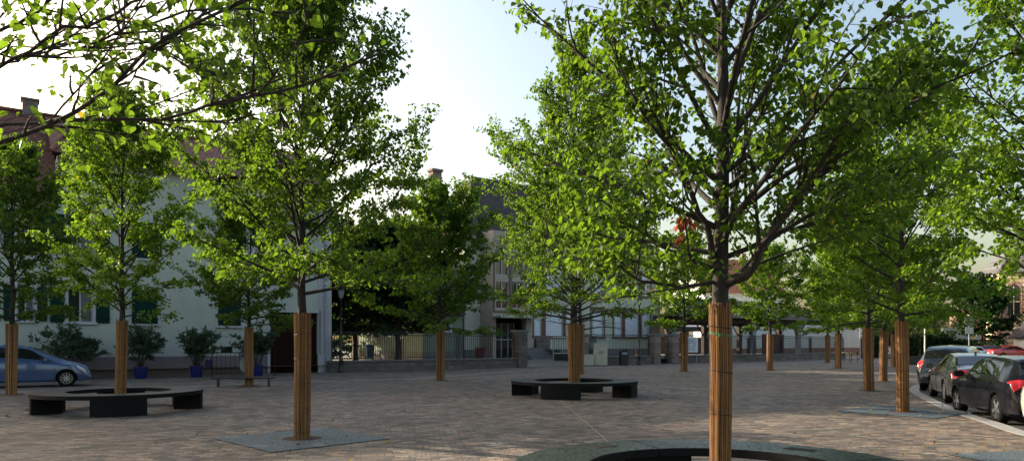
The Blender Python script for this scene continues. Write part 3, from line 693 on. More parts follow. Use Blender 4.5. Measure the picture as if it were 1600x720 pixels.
for r in closed+closed_u:
    m = (r[0]+r[1])/2
    shutter(house, r[0], m-.004, r[2], r[3]); shutter(house, m+.004, r[1], r[2], r[3])
    MB().box(r[0]-.14,r[1]+.14,-.12,0,r[2]-.13,r[2]-.03).box(r[0]-.13,r[0]-.01,-.03,0,r[2]-.03,r[3]+.1).box(r[1]+.01,r[1]+.13,-.03,0,r[2]-.03,r[3]+.1).build('window_surround', M['house_white'], house)
a,b,c,d = garage; mb = MB(); nb = 14
for i in range(nb): x = a+(b-a)*i/nb; mb.box(x+.006,x+(b-a)/nb-.006,.20,.25,0.01,d)
dr = mb.build('garage_door', M['brown_door'], house)
MB().box((a+b)/2-.03,(a+b)/2+.03,.16,.2,1.25,1.6).build('handle', M['plate_dark'], dr)
MB().box(a-.16,a,-.05,.0,0,d+.14).box(b,b+.16,-.05,.0,0,d+.14).box(a,b,-.05,.0,d,d+.14).build('door_surround', M['house_white'], house)

# oleanders in pots
def oleander(px, py, h, wd, seed, label, name='oleander', pot=True):
    p = gp(px, py); root = empty(name, p, 0, label, 'potted plant', 'oleanders in blue pots along the house wall'); rng = np.random.default_rng(seed)
    if pot:
        MB().lathe([(.24,0),(.26,.04),(.29,.50),(.31,.52),(.31,.58),(.28,.58),(.27,.52)], 20).build('pot', M['blue_pot'], root, smooth=True)
        MB().lathe([(.27,.50),(.27,.54)], 16).build('soil', M['soil'], root)
    paths = []; lens = []; tb = []
    for i in range(26):
        az = rng.uniform(0,6.28); e = np.radians(rng.uniform(40,85)); L = (h-.5)*rng.uniform(.65,1.05)
        P = bez((.08*math.cos(az),.08*math.sin(az),.5), (math.cos(az)*math.cos(e)*wd/h*1.5, math.sin(az)*math.cos(e)*wd/h*1.5, math.sin(e)), L, 6, -.15, rng, .08)
        tb.append(np_tube(P, np.linspace(.012,.004,7), 4)); paths.append(P); lens.append(L)
    t2, A, Dd = foliage_on(paths, rng, lens, sec_step=.25, sec_k=.22, zmin=.7, start=.35)
    V, Q = join(tb+t2); np_mesh('stems', V, Q, M['bark'], root)
    n = 4000; idx = rng.integers(0, len(A), n); P = A[idx]+rng.normal(0,.04,(n,3))
    V, Q = leaves_geo(P, rng, .15, Dd[idx], (-75,15), aspect=.24); V = V.copy()
    np_mesh('leaves', V, Q, M['leaf_o'], root)
oleander(112, 592.5, 2.35, 1.25, 1, 'large oleander behind the nose of the blue grey car', pot=True)
oleander(220, 591, 2.35, 1.1, 2, 'oleander in a blue pot under the closed left shutters')
oleander(307, 589, 2.3, .95, 3, 'oleander in a blue pot between the two shuttered windows')
oleander(402, 587, 2.3, .9, 4, 'oleander in a blue pot behind the arched barrier, left of the garage door')

# low bench, arched barrier, disc, letter box
def steel_bench():
    A = gp(341,604); B = gp(420,603); root = empty('steel_bench', ((A.x+B.x)/2,(A.y+B.y)/2,0), math.atan2(B.y-A.y,B.x-A.x), 'low narrow steel bench in front of the small lime tree by the house', 'bench')
    L = (B-A).length/2
    MB().box(-L-.25,L+.25,-.16,.16,.30,.35).build('seat', M['black_metal'], root, .01)
    for s in (-1,1): MB().box(s*L-.03,s*L+.03,-.14,.14,0,.30).build('leg', M['black_metal'], root, .005)
steel_bench()
def barrier():
    A = gp(331,588.5); B = gp(430,586.5); root = empty('barrier', A, math.atan2(B.y-A.y,B.x-A.x), 'arched grey steel barrier before the oleander and garage door', 'barrier')
    L = (B-A).length; H = 1.2; r = .18
    pts = [(0,0,0),(0,0,H-r)]+[(r-r*math.cos(a),0,H-r+r*math.sin(a)) for a in np.linspace(.3,PI/2,5)]+[(L-r+r*math.sin(a),0,H-r+r*math.cos(a)) for a in np.linspace(0,1.3,5)]+[(L,0,H-r),(L,0,0)]
    MB().tube(pts, .022, 8).tube([(0,0,.18),(L,0,.18)], .018, 6).build('frame', M['plate_dark'], root)
    for i in range(1, 14): MB().tube([(L*i/14,0,.18),(L*i/14,0,H-.01)], .010, 5).build('bar', M['plate_dark'], root)
    for x in (.25, L-.25): MB().tube([(x,-.28,.02),(x,.28,.02)], .02, 6).build('foot', M['zinc'], root)
barrier()
p = gp(384,586.2); o = MB().lathe([(.42,0),(.44,.02),(.42,.04)], 28).build('round_board', M['pale_disc'], None); o.rotation_euler = (R(80),0,HA); o.location = (p.x, p.y+.25, .52)
tag(o, 'pale round disc leaning behind the arched barrier', 'disc')
x = HP.x(326); mb = MB(); mb.box(x-.16,x+.16,-.2,-.035,.45,.78).box(x-.17,x+.17,-.21,-.035,.78,.80); o = mb.build('letter_box', M['blue_pot'], None, .01, loc=(-10.56,41.47,0), rz=HA)
tag(o, 'small blue box on the wall right of the second blue pot', 'box')

# ------------------------------------------------------------------ ring benches
def arc_block(mb, r0, r1, a0, a1, z0, z1, n=12):
    vs = []; 
    for k in range(n+1):
        a = a0+(a1-a0)*k/n; c, s = math.cos(a), math.sin(a)
        vs += [(r0*c,r0*s,z0),(r1*c,r1*s,z0),(r1*c,r1*s,z1),(r0*c,r0*s,z1)]
    fs = [(4*k+j,4*k+(j+1)%4,4*k+4+(j+1)%4,4*k+4+j) for k in range(n) for j in range(4)]
    if abs(a1-a0) < 2*PI-1e-3: fs += [(0,1,2,3),(4*n+3,4*n+2,4*n+1,4*n)]
    mb.add(vs, fs)
def ring_bench(c, ph, label, top, Ro=2.04, Ri=1.28):
    root = empty('ring_bench', c, 0, label, 'bench', 'round stone benches encircling the lime trees')
    for k in range(4):                                   # four top segments with fine joints
        mb = MB(); arc_block(mb, Ri, Ro, ph+k*PI/2+.002, ph+(k+1)*PI/2-.002, .395, .49, 26)
        so = mb.build('seat', top, root, .008); so.data.materials.append(M['granite_side'])
        for p_ in so.data.polygons:
            if abs(p_.normal.z) < .7: p_.material_index = 1
    for k in range(4):
        a = ph+k*PI/2; mb = MB(); arc_block(mb, Ri+.08, Ro-.015, a-.31, a+.31, 0, .393, 8); mb.build('leg', M['granite_side'], root, .006)
    mb = MB(); arc_block(mb, .0, .5, 0, 2*PI, .004, .012, 32)
    mb.build('tree_pit', M['mulch'], root)
    return root
ring_bench(C3, R(-62), 'dark stone ring bench on the left around a lime tree', M['granite'], 1.93, 1.18)
ring_bench(C7, R(-107), 'dark stone ring bench in the middle of the square, before the school', M['granite'])
rb = ring_bench(C1, R(-75), 'engraved dark green stone ring bench cut off at the bottom edge', M['engraved'])
for (px,py) in ((958,699),(1230,706)):
    p = gp(px,py,.492)-Vector(C1); an = math.atan2(p.y,p.x); rr = 1.72
    MB().box(-.09,.09,-.16,.16,.490,.4945).build('inset_plate', M['plate_dark'], rb, loc=(rr*math.cos(an),rr*math.sin(an),0), rz=an+.05)

def slab_square(c, side, rz, label):
    root = empty('tree_slab', c, rz, label, 'paving slab', 'square engraved slabs around the lime trees'); h = side/2; ri = .34; n = 32; vs = []
    for k in range(n):
        a = 2*PI*k/n; cx, sx_ = math.cos(a), math.sin(a); m = h/max(abs(cx),abs(sx_)); vs += [(ri*cx,ri*sx_,.012),(m*cx,m*sx_,.012)]
    fs = [(2*k,2*k+1,(2*k+3)%(2*n),(2*k+2)%(2*n)) for k in range(n)]
    MB().add(vs, fs).build('engraved_slab', M['plate'], root)
    MB().lathe([(ri,.004),(ri,.009)], 24).build('tree_pit', M['mulch'], root)
slab_square(C2, 2.25, R(45), 'blue grey engraved square slab around the tall left lime tree')
slab_square(C16, 2.3, R(38), 'dark engraved square slab around the kerbside lime tree')
slab_square((7.9,10.0,0), 2.2, R(12), 'grey engraved slab corner at the lower right edge')
for (px, py) in ((389,603),(18,616),(688,594),(1358,610),(1380,595),(1203,578),(1069,580),(1310,575)):
    p = gp(px,py); tag(MB().lathe([(.36,.004),(.36,.011)], 20).build('tree_pit', M['mulch'], None, loc=p), 'dark round planting pit at the foot of ' + {389:'the lime tree by the low steel bench',18:'the leftmost lime tree',688:'the dark lime tree before the railing',1358:'the second lime tree from the parked cars',1380:'the third lime tree of the right row',1203:'the round sunlit lime tree',1069:'the shaded lime tree at the notice board',1310:'the slim lime tree by the steel hoops'}[px], 'planting pit', 'round planting pits')

# ------------------------------------------------------------------ school yard: low wall, railings, pillars
FA = math.atan2(.6,.8); FP = Plane((-10.5,41.0), FA); fu = Vector((.8,.6,0)); FO = Vector((-10.5,41.0,0))
def fpt(x, y=0): return FO+fu*x+Vector((-.6,.8,0))*y
WH = .66; FT = 2.3
xg0 = FP.x(812); xg1 = FP.x(911); xp2 = FP.x(1022); xp3 = FP.x(1050); xe = 57.0
def low_wall(a, b, label):
    L = b-a; mb = MB(); mb.box(0,L,-.2,.2,0,WH-.08); o = empty('low_wall', fpt(a), FA, label, 'wall', 'low stone walls under the yard railings')
    mb.build('masonry', M['wall_stone'], o); MB().box(0,L,-.25,.25,WH-.08,WH).build('coping', M['conc'], o, .01)
low_wall(-.1, xg0-.4, 'low stone wall under the railing left of the school gate')
low_wall(xg1+.4, xp2-.45, 'low stone wall behind the cream cabinet and black bin')
low_wall(xp3+.45, xe, 'long low stone wall in front of the open timber hall')
def railing(a, b, joints, label):
    root = empty('railing', fpt(a), FA, label, 'railing', 'dark steel railings around the school yard')
    js = [a]+joints+[b]
    for i, (p, q) in enumerate(zip(js, js[1:])):
        p -= a; q -= a; p += .12; q -= .12; z0, z1 = WH+.12, FT
        for off, nm in ((0,0),(.14,1)):
            x0, x1, zt = p+off, q-off, z1-off; r = .26-off*.5
            pts = [(x0,0,WH if nm==0 else z0),(x0,0,zt-r)]+[(x0+r-r*math.cos(t),0,zt-r+r*math.sin(t)) for t in (.4,.8,1.2,PI/2)]+[(x1-r+r*math.sin(t),0,zt-r+r*math.cos(t)) for t in (0,.4,.8,1.2)]+[(x1,0,zt-r),(x1,0,WH if nm==0 else z0)]
            if nm == 0: mb = MB()
            mb.tube(pts, (.038 if nm==0 else .03), 6)
        mb.tube([(p+.14,0,z0),(q-.14,0,z0)], .02, 6)
        n = max(3, int((q-p-.28)/.15))
        for k in range(1, n): x = p+.14+(q-p-.28)*k/n; mb.tube([(x,0,z0),(x,0,z1-.14)], .017, 4)
        mb.build('panel', M['fence'], root)
    for j in joints:
        x = j-a; MB().tube([(x,0,WH),(x,0,FT+.06)], .035, 6).tube([(x-.3,0,FT-.03),(x-.22,0,FT+.05),(x,0,FT+.07),(x+.22,0,FT+.05),(x+.3,0,FT-.03)], .022, 6).build('post', M['fence'], root)
railing(0, xg0-.35, [4.5, 8.76], 'dark steel railing left of the school gate, in front of the pale annex')
railing(xg1+.4, xp2-.45, [FP.x(928)], 'dark steel railing behind the cream cabinet, before the school windows')
railing(xp3+.45, xe, [35.2,40.2,45.4,50.5], 'long dark railing in front of the open timber hall')
def pillar(x, h, label, w=.42, mt='pillar_stone'):
    root = empty('gate_pillar', fpt(x), FA, label, 'pillar', 'stone gate pillars'); MB().box(-w,w,-w,w,0,h).build('shaft', M[mt], root, .02); MB().box(-w-.07,w+.07,-w-.07,w+.07,h,h+.16).build('cap', M['conc'], root, .02)
pillar(xg0, 2.42, 'dark stone pillar at the end of the railing left of the school gate', .40, 'wall_stone')
pillar(xg1, 2.2, 'stone pillar hidden behind the wrapped trunk of the middle tree', .32)
pillar(xp2, 2.25, 'reddish stone pillar right of the lamp post', .38)
pillar(xp3, 2.25, 'stone pillar left of the notice board', .42)
# small gate between pillars
g = empty('small_gate', fpt(xp2+.4), FA, 'narrow steel gate between the two reddish pillars', 'gate'); L = xp3-xp2-.85
mb = MB(); mb.tube([(.05,0,.1),(.05,0,2.0),(.25,0,2.15),(L-.25,0,2.15),(L-.05,0,2.0),(L-.05,0,.1),(.05,0,.1)], .03, 6)
for k in range(1,8): mb.tube([(L*k/8,0,.1),(L*k/8,0,2.1)], .013, 4)
mb.build('leaf', M['fence'], g)
# open gate leaf with pale top rail and boards
A = pd(864,566,54.5); A.z = 0; B = pd(912,565,56.3); B.z = 0
g = empty('sliding_gate', A, math.atan2(B.y-A.y,B.x-A.x), 'school gate leaf with bright steel rails beside the middle tree', 'gate'); L = (B-A).length
MB().box(0,L,-.03,.03,2.08,2.16).box(0,L,-.03,.03,.85,.92).box(0,L,-.03,.03,.12,.2).build('rail', M['steel_light'], g)
MB().box(0,.07,-.035,.035,.0,2.15).box(L-.07,L,-.035,.035,.0,2.15).build('post', M['steel_light'], g)
mb = MB()
for k in range(1,18): x = L*k/18; mb.box(x-.012,x+.012,-.012,.012,.92,2.08)
mb.build('bars', M['fence'], g); MB().box(.07,L-.07,-.01,.01,.2,.85).build('lower_panel', M['fence'], g)
# raised yard behind
tag(MB().sheet([tuple(fpt(-30,.2)[:2]), tuple(fpt(xg0-.4,.2)[:2]), tuple(fpt(xg0-.4,3.2)[:2]), tuple(fpt(xg1+.4,3.2)[:2]), tuple(fpt(xg1+.4,.2)[:2]), tuple(fpt(xe,.2)[:2]), tuple(fpt(xe,60)[:2]), tuple(fpt(-30,60)[:2])], .4).build('yard', M['gravel']), kind='structure')
q = [fpt(xg0-.4,-.25), fpt(xg1+.4,-.25), fpt(xg1+.4,3.2), fpt(xg0-.4,3.2)]
tag(MB().add([(q[0].x,q[0].y,.008),(q[1].x,q[1].y,.008),(q[2].x,q[2].y,.402),(q[3].x,q[3].y,.402)], [(0,1,2,3)]).build('yard_ramp', M['gravel']), kind='structure')

# ------------------------------------------------------------------ school
SA = FA; SP = Plane((2.7,60.2), SA)
school = empty('school_building', (2.7,60.2,0), SA, 'pale two storey school with dark hipped roof and glazed stair tower', 'school')
sx0, sx1, ZG, ZS, SD = -8.0, SP.x(1030), .3, 10.1, 11.0
def srect(px0, px1, pt, pb, off=0): return win_rect(px0, px1, pt, pb, SP, off)
grow = [(834,846),(853,879),(927,942),(961,971),(977,997),(1003,1013)]
zg = (SP.z(880,524.5), SP.z(880,484)); zu = (SP.z(987,461), SP.z(987,428))
bl = []
for (a,b) in grow:
    bl.append((SP.x(a),SP.x(b),zg[0],zg[1])); bl.append((SP.x(a),SP.x(b),zu[0],zu[1]))
bl.append((SP.x(886),SP.x(898),*zu)); bl.append((SP.x(886),SP.x(898),*zg))
mb = MB(); wall_with_holes(mb, sx0, sx1, ZG, ZS, bl, 0, .3)
mb.add([(sx0,0,ZG),(sx0,SD,ZG),(sx0,SD,ZS),(sx0,0,ZS)],[(0,1,2,3)]); mb.add([(sx1,0,ZG),(sx1,SD,ZG),(sx1,SD,ZS),(sx1,0,ZS)],[(0,1,2,3)]); mb.add([(sx0,SD,ZG),(sx1,SD,ZG),(sx1,SD,ZS),(sx0,SD,ZS)],[(0,1,2,3)])
mb.build('wall', M['school_wall'], school)
for (a,b) in ((SP.x(832),SP.x(884)),(SP.x(922),SP.x(945)),(SP.x(957),SP.x(1017))):
    for (c,d) in (zg, zu):
        mb = MB(); mb.box(a,b,-.05,-.002,d,d+.38).box(a-.05,b+.05,-.12,-.002,c-.2,c).box(a-.0,a+.16,-.05,-.002,c,d).box(b-.16,b,-.05,-.002,c,d)
        mb.build('window_surround', M['brown_stone'], school)
for r in bl:
    a,b,c,d = r; w_ = MB().box(a,b,.14,.16,c,d).build('window', M['win_frame'], school)
    mb = MB(); n = 16
    for k in range(n): z = c+.02+(d-.14-c)*k/n; mb.box(a+.03,b-.03,.09+.004*(k%2),.13,z,z+(d-.14-c)/n-.008)
    mb.build('roller_blind', M['blind'], w_); MB().box(a,b,.02,.13,d-.13,d).build('blind_box', M['win_frame'], w_)
for p0,p1 in ((846.5,852.5),(879.5,882.5),(971.5,976.5),(997.5,1002.5)):
    for (c,d) in (zg,zu): MB().box(SP.x(p0),SP.x(p1),-.03,-.0015,c,d).build('mullion', M['mullion'], school)
MB().box(sx1-1.1,sx1+.03,-.06,-.001,ZG,ZS).box(sx1+.001,sx1+.03,-.06,.8,ZG,ZS).build('corner_pilaster', M['school_beige'], school)
MB().box(sx0,sx1,-.05,-.003,ZG,1.15).build('plinth', M['conc'], school)
# tower
to = 1.7; tx0, tx1 = SP.x(770,to), SP.x(831,to); ZT = 10.4
st = [srect(775,795,403,430,to), srect(800,818,403,430,to), srect(775,795,440,482,to), srect(800,818,440,482,to)]
door = (SP.x(775,to), SP.x(822,to), ZG, SP.z(795,497,to))
mb = MB(); wall_with_holes(mb, tx0, tx1, ZG, ZT, st+[door], -to, .45)
mb.add([(tx0,-to,ZG),(tx0,0,ZG),(tx0,0,ZT),(tx0,-to,ZT)],[(0,1,2,3)]); mb.add([(tx1,-to,ZG),(tx1,0,ZG),(tx1,0,ZT),(tx1,-to,ZT)],[(0,1,2,3)]); mb.add([(tx0,-to,ZT),(tx1,-to,ZT),(tx1,0,ZT),(tx0,0,ZT)],[(0,1,2,3)])
mb.build('stair_tower', M['school_beige'], school)
a = st[0][0]-.18; b = st[1][1]+.18; c = st[2][2]-.15; d = st[0][3]+.15
mb = MB(); mb.box(a-.1,a,-to-.12,-to-.002,c,d).box(b,b+.1,-to-.12,-to-.002,c,d).box(a-.1,b+.1,-to-.12,-to-.002,d,d+.12).box(a-.1,b+.1,-to-.14,-to-.002,c-.12,c)
mb.box((st[0][1]+st[1][0])/2-.1,(st[0][1]+st[1][0])/2+.1,-to-.1,-to-.002,c,d)
mb.build('tower_window_surround', M['brown_stone'], school)
for i, r in enumerate(st):
    a,b,c,d = r; y = -to+.12; t=.07; m = (a+b)/2; mb = MB()
    mb.box(a,a+t,y,y+.06,c,d).box(b-t,b,y,y+.06,c,d).box(a+t,b-t,y,y+.06,c,c+t).box(a+t,b-t,y,y+.06,d-t,d).box(m-t/2,m+t/2,y,y+.06,c+t,d-t)
    if i > 1: mb.box(a+t,b-t,y-.005,y+.06,c+.62,c+.7)
    w_ = mb.build('window', M['win_frame'], school); MB().box(a,b,y+.07,y+.08,c,d).build('pane', M['win_dark'], w_)
    if i > 1: MB().box(a+t,b-t,y+.05,y+.065,c+t,c+.62).build('lower_panel', M['red_panel'], w_); MB().box(m+.06,b-t,y+.05,y+.066,c+.7,d-.5).box(a+t,m-.1,y+.05,y+.066,c+.7,d-1.1).build('red_curtain', M['red_panel'], w_)
mb = MB(); mb.box(tx0-.15,tx1+.25,-to-1.3,-to-.002,door[3]+.02,door[3]+.14)
for k in range(16): x = tx0-.15+(tx1-tx0+.4)*k/16; mb.box(x,x+.12,-to-1.33,-to-1.3,door[3]-.02,door[3]+.16)
mb.build('canopy', M['steel_light'], school)
a,b,c,d = door
dr = MB().box(a,a+.5,-to+.9,-to+1.0,c,d).box(b-.5,b,-to+.9,-to+1.0,c,d).box(a+.5,b-.5,-to+.9,-to+1.0,d-.35,d).build('door', M['brown_door'], school)
MB().box(a+.5,b-.5,-to+.96,-to+.98,c,d-.35).build('pane', M['win_dark'], dr)
mb = MB()
for x in (a+.5, a+.5+(b-a-1)/3, a+.5+2*(b-a-1)/3, b-.56): mb.box(x,x+.06,-to+.93,-to+.957,c,d-.35)
mb.box(a+.5,b-.5,-to+.92,-to+.955,1.9,1.98); mb.build('frame', M['win_frame'], dr)
# roof
rz_, e = 16.3, .7; ry = SD/2
mb = MB(); E = [(sx0-e,-e,ZS-.15),(sx1+e,-e,ZS-.15),(sx1+e,SD+e,ZS-.15),(sx0-e,SD+e,ZS-.15)]; R0 = (sx0+4.4,ry,rz_); R1 = (sx1-5.2,ry,rz_)
mb.add(E+[R0,R1], [(0,1,5,4),(1,2,5),(2,3,4,5),(3,0,4),(3,2,1,0)]); roof = mb.build('roof', M['tile_brown'], school)
MB().box(sx0-e-.03,sx1+e+.03,-e-.05,SD+e+.05,ZS-.32,ZS-.16).build('eaves', M['school_beige'], roof)
MB().box(sx0+.2-.45,sx0+.2+.4,4.4,5.1,ZS,15.9).box(sx0+.2-.55,sx0+.2+.5,4.3,5.2,15.9,16.1).build('chimney', M['chimney'], roof)
MB().tube([(SP.x(748)+.2,-.1,ZS-.3),(SP.x(748)+.2,-.1,ZG)], .07, 6).build('downpipe', M['zinc'], school)
# stairs to the door
stp = empty('entrance_steps', school.location, SA, 'grey steps and ramp walls at the school entrance', 'steps')
mb = MB()
for k in range(6): mb.box(SP.x(826,3),SP.x(864,3),-3.4+.33*k,-3.4+.33*k+.33,.3,.55+.15*k)
mb.build('steps', M['conc'], stp)
MB().box(SP.x(864,3),SP.x(866,3)+.15,-3.6,-1.2,.3,1.15).box(SP.x(846,2),SP.x(868,2),-1.35,-1.0,.3,2.0).build('side_wall', M['wall_stone'], stp)

# annex
AX = (-6.6,52.5); annex = empty('school_annex', (*AX,0), SA, 'small pale annex with sunlit side wall and dark pitched roof, left of the school', 'annex')
AP = Plane(AX, SA); aw = 3.5; ad = 11.0; ae = 3.9; r = (AP.x(681),AP.x(703),AP.z(692,517),AP.z(692,500))
mb = MB(); wall_with_holes(mb, 0, aw, .3, ae, [r]); mb.add([(0,0,.3),(0,ad,.3),(0,ad,ae),(0,0,ae)],[(0,1,2,3)]); mb.add([(aw,0,.3),(aw,ad,.3),(aw,ad,ae),(aw,0,ae)],[(0,1,2,3)]); mb.build('wall', M['annex_wall'], annex)
window_unit(annex, r, sur=M['win_frame'])
MB().box(-.03,-.002,0,ad,.3,1.05).box(-.03,aw,-.03,-.002,.3,1.05).build('plinth', M['conc'], annex)
mb = MB(); mb.add([(-.5,-.5,ae-.1),(aw,-.5,ae-.1),(aw,ad,ae-.1),(-.5,ad,ae-.1),(aw,2.0,8.4),(aw,ad,8.4)], [(0,1,4),(0,4,5,3),(0,3,2,1),(3,5,2),(1,2,5,4)]); mb.build('roof', M['tile_brown'], annex)
for y0 in (3.0, 7.0):
    w_ = MB().box(-.06,-.003,y0-.1,y0+1.1,2.0,3.5).build('window', M['win_frame'], annex); MB().box(-.07,-.061,y0,y0+1.0,2.1,3.4).build('pane', M['win_dark'], w_)

# yard things
def wheelie_bin(p, c, rz, label, s=1.0):
    root = empty('wheeled_bin', p, rz, label, 'bin'); mb = MB()
    mb.add([(-.22,-.27,.06),(.22,-.27,.06),(.22,.25,.06),(-.22,.25,.06),(-.29,-.36,.98),(.29,-.36,.98),(.29,.34,.98),(-.29,.34,.98)], [(3,2,1,0),(4,5,6,7),(0,1,5,4),(1,2,6,5),(2,3,7,6),(3,0,4,7)]); mb.build('tub', c, root, .02)
    MB().box(-.31,.31,-.39,.37,.985,1.05).build('lid', c, root, .02)
    for s_ in (-1,1):
        o = MB().lathe([(.1,-.03),(.1,.03)], 14).build('wheel', M['rubber'], root); o.rotation_euler = (0,R(90),0); o.location = (s_*.25,.3,.1)
    root.scale = (s,s,s)
p = pd(578,553,56); p.z = .4; wheelie_bin(p, M['blue_bin'], R(20), 'blue wheeled bin behind the railing at the sunlit annex wall', 1.1)
p = pd(750,553,52); p.z = .4; wheelie_bin(p, M['red_bin'], R(30), 'dark red bin behind the railing left of the gate pillar', .9)
def lamp(px, py, H, label):
    p = gp(px, py); root = empty('street_lamp', p, 0, label, 'street lamp', 'old style lantern street lamps')
    MB().lathe([(.19,0),(.2,.08),(.15,.14),(.13,.6),(.16,.66),(.09,.76),(.075,1.1),(.09,1.15),(.055,1.2),(.045,H-.85),(.08,H-.80),(.04,H-.75)], 14).build('post', M['black_metal'], root, smooth=True)
    mb = MB().lathe([(.10,H-.72),(.20,H-.25)], 6); ln = mb.build('lantern', M['lamp_glass'], root)
    fr = MB()
    for k in range(6):
        a = 2*PI*k/6; fr.tube([(.105*math.cos(a),.105*math.sin(a),H-.73),(.205*math.cos(a),.205*math.sin(a),H-.24)], .012, 4)
    fr.build('lantern_frame', M['black_metal'], ln); MB().lathe([(.25,H-.25),(.2,H-.18),(.1,H-.06),(.03,H-.02),(.03,H+.05),(.001,H+.1)], 12).build('lantern_cap', M['black_metal'], ln)
lamp(533, 581.5, 4.95, 'dark lantern lamp post at the white corner of the shuttered house')
lamp(999, 570, 5.3, 'lantern lamp post between the black bin and the reddish pillar')
# cabinets
def cabinet(px0, px1, py, H, label, name='utility_cabinet', dep=.45, marks=True):
    p = gp((px0+px1)/2, py); wd = (px1-px0)/F*p.y; root = empty(name, p, R(8), label, 'cabinet')
    MB().box(-wd/2,wd/2,0,dep,.06,H).build('body', M['cabinet'], root, .015); MB().box(-wd/2+.02,wd/2-.02,.02,dep-.02,0,.06).build('foot', M['conc'], root)
    MB().box(-wd/2-.02,wd/2+.02,-.02,dep+.02,H,H+.05).build('lid', M['cabinet'], root, .01)
    if marks:
        mb = MB()
        for s in (-1,1): mb.box(s*.09-.025,s*.09+.025,-.008,-.002,H*.55,H*.68)
        mb.box(-.004,.004,-.003,-.001,.1,H-.05)
        mb.build('door_handle', M['black'], root)
cabinet(929, 949.5, 571.3, 1.62, 'tall cream utility cabinet with two dark marks before the railing')
cabinet(912, 928.5, 571.6, .80, 'low cream utility box left of the taller cabinet', marks=False)
p = gp(976, 570.6); root = empty('litter_bin', p, R(10), 'black rounded litter bin left of the lamp post', 'bin')
mb = MB(); mb.prism_y([(-.3,.0),(.3,.0),(.3,1.0),(.24,1.12),(.12,1.18),(-.12,1.18),(-.24,1.12),(-.3,1.0)], 0, .45); mb.build('body', M['black'], root, .02)
MB().box(-.2,.2,-.01,-.002,.82,.98).build('slot', M['zinc'], root)
p = fpt(FP.x(1007), .9); p.z = .4; root = empty('traffic_cone', p, 0, 'orange cone behind the railing beside the reddish pillar', 'cone')
MB().box(-.2,.2,-.2,.2,0,.04).build('base', M['orange'], root); MB().lathe([(.15,.04),(.04,.75)], 16).build('cone', M['orange'], root, smooth=True); MB().lathe([(.115,.28),(.09,.42)], 16).build('reflective_band', M['white_paint'], root)
# notice board
p = fpt(FP.x(1075.5), -.35); root = empty('notice_board', p, FA, 'white notice board with papers on the low wall before the hall', 'notice board')
wd = .78; zb, zt = SP.z(1075,550)*0+ (CAM_Z+(HZ-550)/F*p.y), CAM_Z+(HZ-526)/F*p.y
MB().box(-wd,wd,-.04,.04,zb,zt).build('board', M['white_paint'], root, .01); MB().box(-wd+.06,wd-.06,-.046,-.042,zb+.06,zt-.06).build('backing', M['board'], root)
for (x,z,a,b) in ((-.45,.25,.2,.28),(-.1,.28,.14,.2),(.25,.2,.2,.26),(-.35,-.3,.24,.2),(.2,-.28,.2,.22)):
    MB().box(x-a,x+a,-.05,-.047,(zb+zt)/2+z-b,(zb+zt)/2+z+b).build('paper', M['paper'], root)
for s in (-1,1): MB().box(s*(wd-.1)-.03,s*(wd-.1)+.03,.04,.08,0,zt).build('leg', M['zinc'], root)

# ------------------------------------------------------------------ open timber hall behind the right railing
HO = fpt(FP.x(1036)+2.6, 2.5); hall = empty('timber_hall', HO, FA, 'open sided hall with dark roof on blue grey posts behind the railing', 'hall')
HPl = Plane((HO.x,HO.y), FA); hl = HPl.x(1276)
mb = MB(); mb.add([(-1,-1.0,4.0),(hl+1,-1.0,4.0),(hl+12,9,4.0),(-1+10,9,4.0),(8,4,6.1),(hl+1,4,6.1)], [(0,1,5,4),(1,2,5),(2,3,4,5),(3,0,4),(3,2,1,0)]); mb.build('roof', M['tile_brown'], hall)
MB().box(-.9,hl+.9,-.15,.15,3.6,4.02).box(9,hl+11,8.3,8.6,3.6,4.02).build('beam', M['timber'], hall)
for px in (1051,1112,1176,1247):
    x = HPl.x(px)
    for y in (0,8.4):
        x = HPl.x(px)+1.15*y
        MB().box(x-.28,x+.28,y-.2,y+.2,.4,3.6).build('post', M['post_blue'] if y==0 else M['timber'], hall, .02)
        mb = MB()
        for s in (-1,1): mb.tube([(x+s*.25,y,2.5),(x+s*1.25,y,3.65)], .09, 4)
        mb.build('brace', M['timber'], hall)
# white wall and shed roof behind, brown board
WP0 = fpt(30, 16.5); WPl = Plane((WP0.x,WP0.y), FA); x0 = WPl.x(1125); x1 = WPl.x(1350)
root = empty('white_wall', WP0, FA, 'long white rendered wall behind the open timber hall', 'wall'); MB().box(x0,x1,0,.4,.3,4.6).build('render', M['white_wall'], root); MB().box(x0,x1,-.03,-.002,.3,.95).build('plinth', M['church_red'], root)
s0 = WPl.x(1025); s1 = WPl.x(1120); root = empty('lean_to_shed', WP0, FA, 'low shed with pale sheet roof left of the white wall', 'shed')
mb = MB(); slab(mb, [(s0,-1.6,3.6),(s1,-1.6,3.6),(s1,4,5.0),(s0,4,5.0)], .12); mb.build('roof', M['grey_sheet'], root)
MB().box(s0,s1,0,.3,.3,2.3).build('wall', M['brown_house'], root); MB().box(s0,s1,3.6,3.9,.3,4.4).build('back_wall', M['white_wall'], root)
for x in np.linspace(s0+.3,s1-.3,4): MB().box(x-.15,x+.15,-1.5,-1.2,.4,3.5).build('post', M['timber'], root)
MB().box(s0,s1,-1.65,-1.2,3.0,3.5).build('beam', M['timber'], root)
BP = Plane(fpt(30,1.4)[:2], FA); b0, b1 = BP.x(1191), BP.x(1225); q = fpt(30,1.4); root = empty('board_screen', q, FA, 'dark red brown wooden screen behind the railing, right of the near trunk', 'screen')
mb = MB()
for k in range(12): x = b0+(b1-b0)*k/12; mb.box(x,x+(b1-b0)/12-.01,0,.05,.4,2.55)
mb.build('boards', M['red_panel'], root); MB().box(b0,b1,-.04,-.002,2.3,2.4).box(b0,b1,-.04,-.002,.6,.7).build('rail', M['brown_door'], root)

